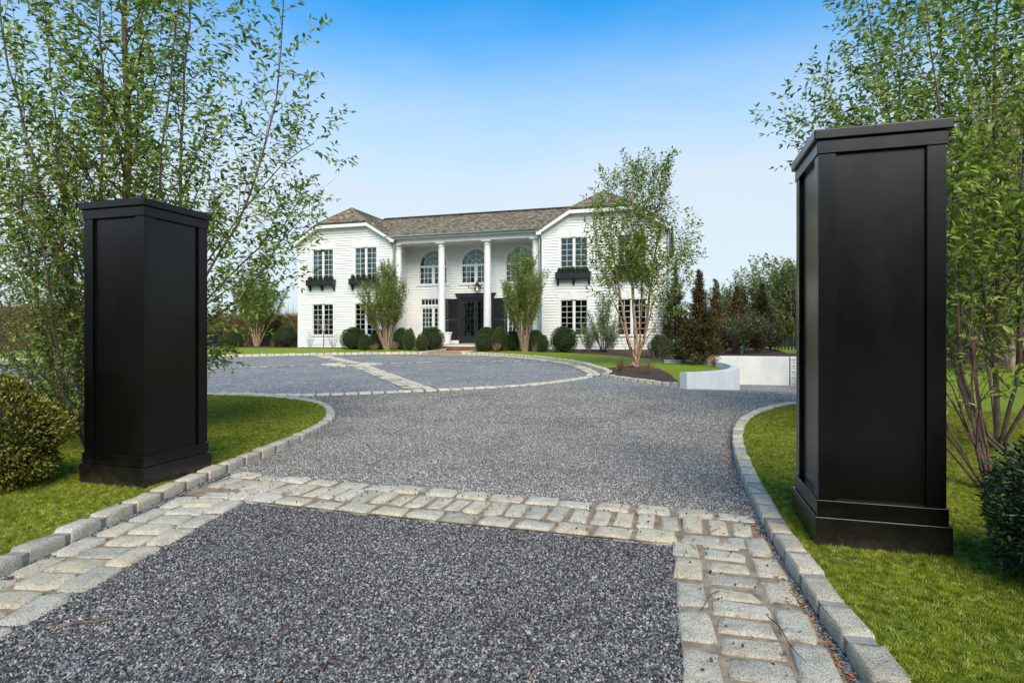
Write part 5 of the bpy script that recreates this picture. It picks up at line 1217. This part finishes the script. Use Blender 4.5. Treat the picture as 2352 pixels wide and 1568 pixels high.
for sd_, px, Y, h, wd_, l_ in ((116, 1690, 24.6, 1.45, 2.0, 'dark evergreen shrub behind the white back wall, the left one of two'), (117, 1742, 25.6, 1.5, 1.9, 'dark evergreen shrub behind the white back wall next to the picket gate')):
    T = shrubby(sd_, h, wd_, 34, .1, 7); plant_obj(T, 'evergreen_shrub', (at(px, Y), Y, .47), l_, 'shrub', 'bark_dark', 'leaf_rhodo', 'evergreen shrubs behind the back wall', wid=.35, split=False)
# --- tall hedge left, leafless brown
def hedge(x0, x1, y, th, h, n, seed):
    q = random.Random(seed); T = Plant(seed)
    for i in range(n):
        x = q.uniform(x0, x1); yy = y + q.uniform(-th / 2, th / 2); hh = h * q.uniform(.8, 1.0) if q.random() > .04 else h * q.uniform(1.05, 1.4); pts = [Vector((x, yy, -.05))]
        for k in range(5): pts.append(pts[-1] + Vector((q.uniform(-.09, .09), q.uniform(-.07, .07), hh / 5)))
        T.lines.append((pts, [.011 - .0016 * k for k in range(6)], 3))
    for i in range(int(n * 4.5)):
        x = q.uniform(x0, x1); z = h * q.uniform(.02, .98); yy = y - th / 2 + abs(q.gauss(0, .12)); T.lv.append((Vector((x, yy, z)), Vector((q.uniform(-1, 1), q.uniform(-.6, .2), q.uniform(-.6, 1))).normalized(), q.uniform(.05, .11)))
        if i % 3 == 0: p = Vector((x, yy, z)); T.lines.append(([p, p + Vector((q.uniform(-.25, .25), q.uniform(-.12, .05), q.uniform(.1, .45)))], [.004, .002], 3))
    return T
T = hedge(-31.5, -20.6, 31.0, .9, 2.15, 3200, 121); t = plant_obj(T, 'hedge', (0, 0, .47), 'tall leafless brown hedge behind the lawn left of the house', 'hedge', 'twig_tan', 'leaf_brown', split=False, wid=.5)
MB().box(-31.5, -20.6, 31.1, 31.4, 0, 2.0).build('hedge_core', 'twig_tan', t)
T = hedge(-50, -31.8, 26.5, 1.0, 2.9, 3000, 122); t = plant_obj(T, 'hedge', (0, 0, .4), 'long brown hedge far left seen through the bushy tree', 'hedge', 'twig_tan', 'leaf_brown', split=False, wid=.5)
MB().box(-50, -31.8, 26.6, 27.0, 0, 2.7).build('hedge_core', 'twig_tan', t)
# fences and gate
def picket(name, p0, p1, h, label, cat, brace=False, sp=.13, pw=.085):
    p0, p1 = Vector(p0), Vector(p1); L_ = (p1 - p0).length; t = empty(name, p0, math.atan2(p1.y - p0.y, p1.x - p0.x)); tag(t, label, cat)
    n = int(L_ / sp); me_ = MB().prism([(-pw / 2, 0.03), (pw / 2, .03), (pw / 2, h - .05), (0, h), (-pw / 2, h - .05)], -.03, -.01).me('picket', 'black_trim')
    for i in range(n + 1): obj('picket', me_, t, (i * L_ / n, 0, rnd.uniform(-.01, .01)))
    for z in (.25, h - .3): MB().box(0, L_, -.01, .03, z, z + .08).build('rail', 'black_trim', t)
    for x in (-.06, L_ + .06): MB().box(x - .06, x + .06, -.06, .06, -.1, h + .03).build('post', 'black_trim', t)
    if brace: MB().bar((0.05, .0, .3), (L_ - .05, .0, h - .3), .03, .07, (0, 1, 0)).build('brace', 'black_trim', t)
picket('garden_gate', (at(473, 29.6), 29.6, .46), (at(506, 29.6), 29.6, .46), 1.05, 'black picket garden gate in the hedge left of the house', 'gate', True, .1, .08)
picket('picket_fence', (at(1772, 30), 30.0, .46), (at(1850, 30), 30.0, .46), .78, 'black picket fence beyond the ramp beside the right pillar', 'fence', True, .14, .08)
# green utility post, floodlight, drain box
t = empty('utility_post', (at(1703, 23.6), 23.6, .46)); tag(t, 'short dark green utility post with a domed cap behind the white wall', 'utility post')
MB().lathe([(.07, 0), (.07, .26)], 0, 0, 16).build('post_body', 'post_green', t, smooth=False); MB().lathe([(.095, .24), (.095, .29), (.07, .33), (.01, .35)], 0, 0, 16).build('dome_cap', 'post_green', t, smooth=True)
t = empty('utility_box', on(1546, 19.4)); tag(t, 'small low pale utility box on the mulch at the lawn edge', 'utility box'); MB().box(-.27, .27, -.13, .13, -.02, .07).build('box_body', 'box_grey', t, bevel=.02); MB().box(-.29, .29, -.15, .15, .072, .1).build('lid', 'box_grey', t, bevel=.012)
t = empty('floodlight', on(1546, 21.4, 0)); tag(t, 'small grey garden floodlight between the two clipped boxwoods by the right corner', 'floodlight')
MB().tube([(0, 0, 0), (0, 0, .62)], .015, 8).build('stake', 'grey_pipe', t); MB().lathe([(.02, -.02), (.035, .06), (.09, .16), (.09, .19), (.01, .19)], 0, 0, 16).build('lamp_head', 'box_grey', t, loc=(0, -.02, .68), rot=(R(115), 0, R(30)))
# --- trees beyond, right
def backtree(seed, h, wd, leaf=True):
    T = Plant(seed); q = T.q
    cf = [dict(seg=.5, wander=.1, up=.05, tip=.15, kids=5.5, ang=(14, 42), ratio=(.2, .36), rr=.4, **{'from': .05}), dict(seg=.3, wander=.14, up=.12, tip=.25, kids=4.5, ang=(20, 45), ratio=(.35, .55), rr=.55, **({'leaf': (.17, .12, .1)} if leaf else {}), **{'from': .1}),
          dict(seg=.2, wander=.16, up=.12, tip=.5, **({'leaf': (.17, .09, .1), 'bare': .1} if leaf else {'kids': 2.5, 'ratio': (.4, .6)}))]
    if not leaf:
        cf.append(dict(seg=.2, wander=.16, up=.1)); cf[0].update(kids=9, rr=.42, ratio=(.22, .4)); cf[1].update(kids=5.5, rr=.6); cf[2].update(kids=4, tip=.6)
    for i in range(10 if leaf else 3):
        a = q.uniform(0, 6.28); r = wd * .5 * q.uniform(.2, 1); T.limb(None, None, 0, .055 if leaf else .075, cf, 0, [Vector((0, 0, -.1)), Vector((r * .5 * math.cos(a), r * .5 * math.sin(a), h * .35)), Vector((r * math.cos(a), r * math.sin(a), h * q.uniform(.75, .95)))])
    return T
bt = [plant_obj(backtree(131 + i, 4.8, 4.0), 'tree', (0, 0, .4), 'x', 'tree', 'twig_pink', 'leaf_far', 'loose green trees in the row beyond the ramp', wid=.5) for i in range(2)]
row = [(1668, 41, .78, 'lowest loose green tree at the left end of the far row'), (1698, 40, .84, 'loose green tree in the far row over the middle brown conifer'), (1728, 39, .93, 'loose green tree in the far row between two conifers'),
       (1758, 38, 1.0, 'loose green tree in the far row above the dark conifer'), (1790, 38, 1.06, 'tall loose green tree in the far row left of the right pillar'), (1822, 36, 1.12, 'tallest loose green tree of the far row at the pillar edge'),
       (1900, 36, 1.2, 'loose green tree of the far row hidden by the right pillar'), (2010, 34, 1.2, 'loose green tree of the far row behind the wide pillar face')]
for i, (px, Y, sc_, l_) in enumerate(row):
    t = bt[i % 2] if i < 2 else copy_tree(bt[i % 2])
    t.location = (at(px, Y), Y, .4); t.scale = (sc_,) * 3; t.rotation_euler.z = i * 1.3; t['label'] = l_
bb = [plant_obj(backtree(141 + i, 7.0, 2.6, False), 'bare_tree', (0, 0, 0), 'x', 'tree', 'twig_pink', None, 'leafless pinkish trees behind the right lawn') for i in range(2)]
lab = 'slender leafless pinkish tree in the wood behind the right lawn'
pos = [(2195, 19.0), (2225, 21.5), (2250, 18.2), (2275, 23.0), (2300, 20.0), (2325, 17.5), (2345, 22.0), (2362, 19.2), (2390, 21.0), (2210, 25.5), (2265, 27.0), (2315, 26.0), (2350, 28.0), (2180, 23.5)]
for i, (px, Y) in enumerate(pos):
    t = bb[i % 2] if i < 2 else copy_tree(bb[i % 2])
    t.location = (at(px, Y), Y, .3); t.scale = (1 + .1 * (i % 3),) * 3; t.rotation_euler.z = i * 2.1; t['label'] = lab; t['group'] = 'leafless trees standing in the wood behind the right lawn'
# brushwood under them: brown mass
T = hedge(0, 22, 0, 2.2, 2.3, 2600, 151); o = obj('woodland', T.wood_mesh('woodland', 'twig_tan'), None, (8.6, 21.5, .1), (0, 0, R(18))); tag(o, 'brown tangled brushwood at the edge of the right lawn', 'brushwood', kind='stuff')
# woods across the road behind the photographer, what the panes and the paint mirror
T = Plant(161); q = T.q
for i in range(1100):
    x = q.uniform(-75, 60); y = -26 - q.uniform(0, 14) - abs(x) * .1; h = q.uniform(6, 10.5); p = Vector((x, y, -.1)); pts = [p]
    for k in range(6): p = p + Vector((q.uniform(-.3, .3), q.uniform(-.3, .3), h / 6)); pts.append(p)
    T.lines.append((pts, [.13 - .019 * k for k in range(7)], 2))
    for j in range(14):
        b = pts[q.randint(1, 5)]; e = b + Vector((q.uniform(-1.8, 1.8), q.uniform(-1, 1), q.uniform(.6, 2.4))); T.lines.append(([b, (b + e) / 2 + Vector((0, 0, -.2)), e], [.04, .028, .012], 3))
for i in range(16000):  # oversized leaves added to make the wood opaque, so paint and panes mirror dark
    T.lv.append((Vector((q.uniform(-75, 60), -28 - q.uniform(0, 12), 11 * q.random() ** 1.3)), T.rdir(), q.uniform(.5, 1.1)))
o = obj('woodland', T.leaf_mesh('woodland', 'leaf_brown', .6)); tag(o, 'unseen leaf mass added to the wood across the road to darken its reflections', 'wood', kind='stuff')
o = obj('woodland', T.wood_mesh('woodland', 'bark_dark')); tag(o, 'bare wood across the road, mirrored in the windows', 'wood', kind='stuff')
T = hedge(-80, 65, 0, 3, 3.4, 2500, 162); T.lines = [(p, [r * 6 for r in rr_], d) for p, rr_, d in T.lines]; o = obj('woodland', T.wood_mesh('woodland', 'bark_dark'), None, (0, -26, 0)); tag(o, 'brushwood across the road, mirrored in the windows', 'brushwood', kind='stuff')

# --- litter: twigs and leaves on the gravel
def twig(pts, r, label, fork=None, z0=.012):
    P_ = [Vector((x, y, g0(x, y) + z0 + dz)) for x, y, dz in pts]; b = P_[0]; mb = MB(); s_ = spline([p - b for p in P_], .03); n = len(s_); r *= .7
    mb.tube(s_, [r * (1 - .6 * i / n) for i in range(n)], 6)
    if fork: i, f = fork; mb.tube([s_[int(n * i)], s_[int(n * i)] + Vector(f) * .5 + Vector((0, 0, .006)), s_[int(n * i)] + Vector(f)], [r * .6, r * .5, r * .25], 5)
    tag(mb.build('twig', 'bark_dark' if r < .004 else 'twig_tan', None, loc=b, smooth=True), label, 'twig', 'fallen twigs')
def G(px, py): 
    u = (px - 1176) / 1300; d = EYE * 1300 / (py - 768)
    for _ in range(30): d = (EYE - g0(0, d * (cT + u * sT)) - .03) * 1300 / (py - 768)
    return (d * (-sT + u * cT), d * (cT + u * sT))
def tw(a, r, label, fork=None, z=.014): twig([(*G(*p), .004 * (i % 2)) for i, p in enumerate(a)], r, label, fork, z)
tw([(122, 1438), (160, 1425), (215, 1418), (260, 1412), (305, 1402)], .006, 'long brown twig on the dark gravel at the lower left')
tw([(313, 1305), (350, 1290), (400, 1278)], .004, 'thin twig beside the left cobble band')
tw([(560, 1275), (590, 1265), (610, 1260)], .004, 'short twig in the upper left of the front gravel panel')
tw([(555, 1482), (580, 1462), (590, 1450)], .004, 'pale curved twig near the bottom middle-left', (.4, (.04, -.02, .0)))
tw([(648, 1425), (670, 1438), (700, 1452)], .005, 'forked twig in the middle of the front gravel panel', (.5, (.07, .03, 0)))
tw([(740, 1532), (760, 1500), (790, 1510), (830, 1518)], .004, 'bent twig close to the bottom edge of the frame')
tw([(1217, 1550), (1225, 1535), (1245, 1525)], .007, 'stubby brown twig at the bottom centre')
tw([(1000, 1240), (1010, 1252), (1040, 1268)], .003, 'very thin twig below the cobble band')
tw([(845, 1017), (855, 1030), (868, 1042)], .007, 'thick pale stick behind the cobble band, left of centre')
tw([(838, 1066), (865, 1057), (892, 1040)], .006, 'thin stick lying across behind the cobble band, left of centre')
tw([(466, 864), (500, 865), (550, 861)], .012, 'long fallen branch on the court beyond the left lawn')
tw([(1500, 984), (1508, 972), (1512, 962)], .006, 'curled pale twig in the middle of the far gravel')
tw([(1652, 1361), (1630, 1373), (1618, 1395), (1606, 1412)], .0035, 'crooked twig lying on the inner setts of the right cobble band', (.5, (-.03, .03, .0)), .04)
tw([(1850, 1400), (1880, 1425), (1900, 1450), (1925, 1478)], .0028, 'straight thin stem draped over the right kerb stones', None, .105)
tw([(1765, 1425), (1790, 1448), (1815, 1490), (1850, 1530)], .004, 'long thin forked branch over the setts at the lower right', (.3, (.05, .03, .0)), .045)
q = random.Random(5); V_ = []; F_ = []
def litter(x, y, z, s_): 
    n = len(V_); a = q.uniform(0, 6.28); c_, k_ = math.cos(a), math.sin(a)
    for u, v, h in ((-.5, 0, q.uniform(0, .3)), (0, -.28, .0), (.5, 0, q.uniform(0, .4)), (0, .28, q.uniform(0, .3))): V_.append((x + s_ * (u * c_ - v * k_), y + s_ * (u * k_ + v * c_), z + s_ * h + .004))
    F_.append((n, n + 1, n + 2)); F_.append((n, n + 2, n + 3))
rk_ = offset(RK, .03)
for i in range(420):
    p = q.choice([p for p in rk_ if 1.5 < p.y < 9]); x = p.x - abs(q.gauss(0, .035)); y = p.y + q.uniform(-.1, .1); litter(x, y, g0(x, y) + .018, q.uniform(.012, .03))
for i in range(420):
    x = q.uniform(-4.5, .5); y = q.uniform(1.2, 16)
    if y > 9 or x > -4: litter(x, y, g0(x, y) + .014, q.uniform(.01, .026))
o = obj('fallen_leaves', mesh('fallen_leaves', V_, F_, 'dead_leaf')); tag(o, 'scattered rusty dead leaves along the kerb and over the gravel', 'leaves', kind='stuff')
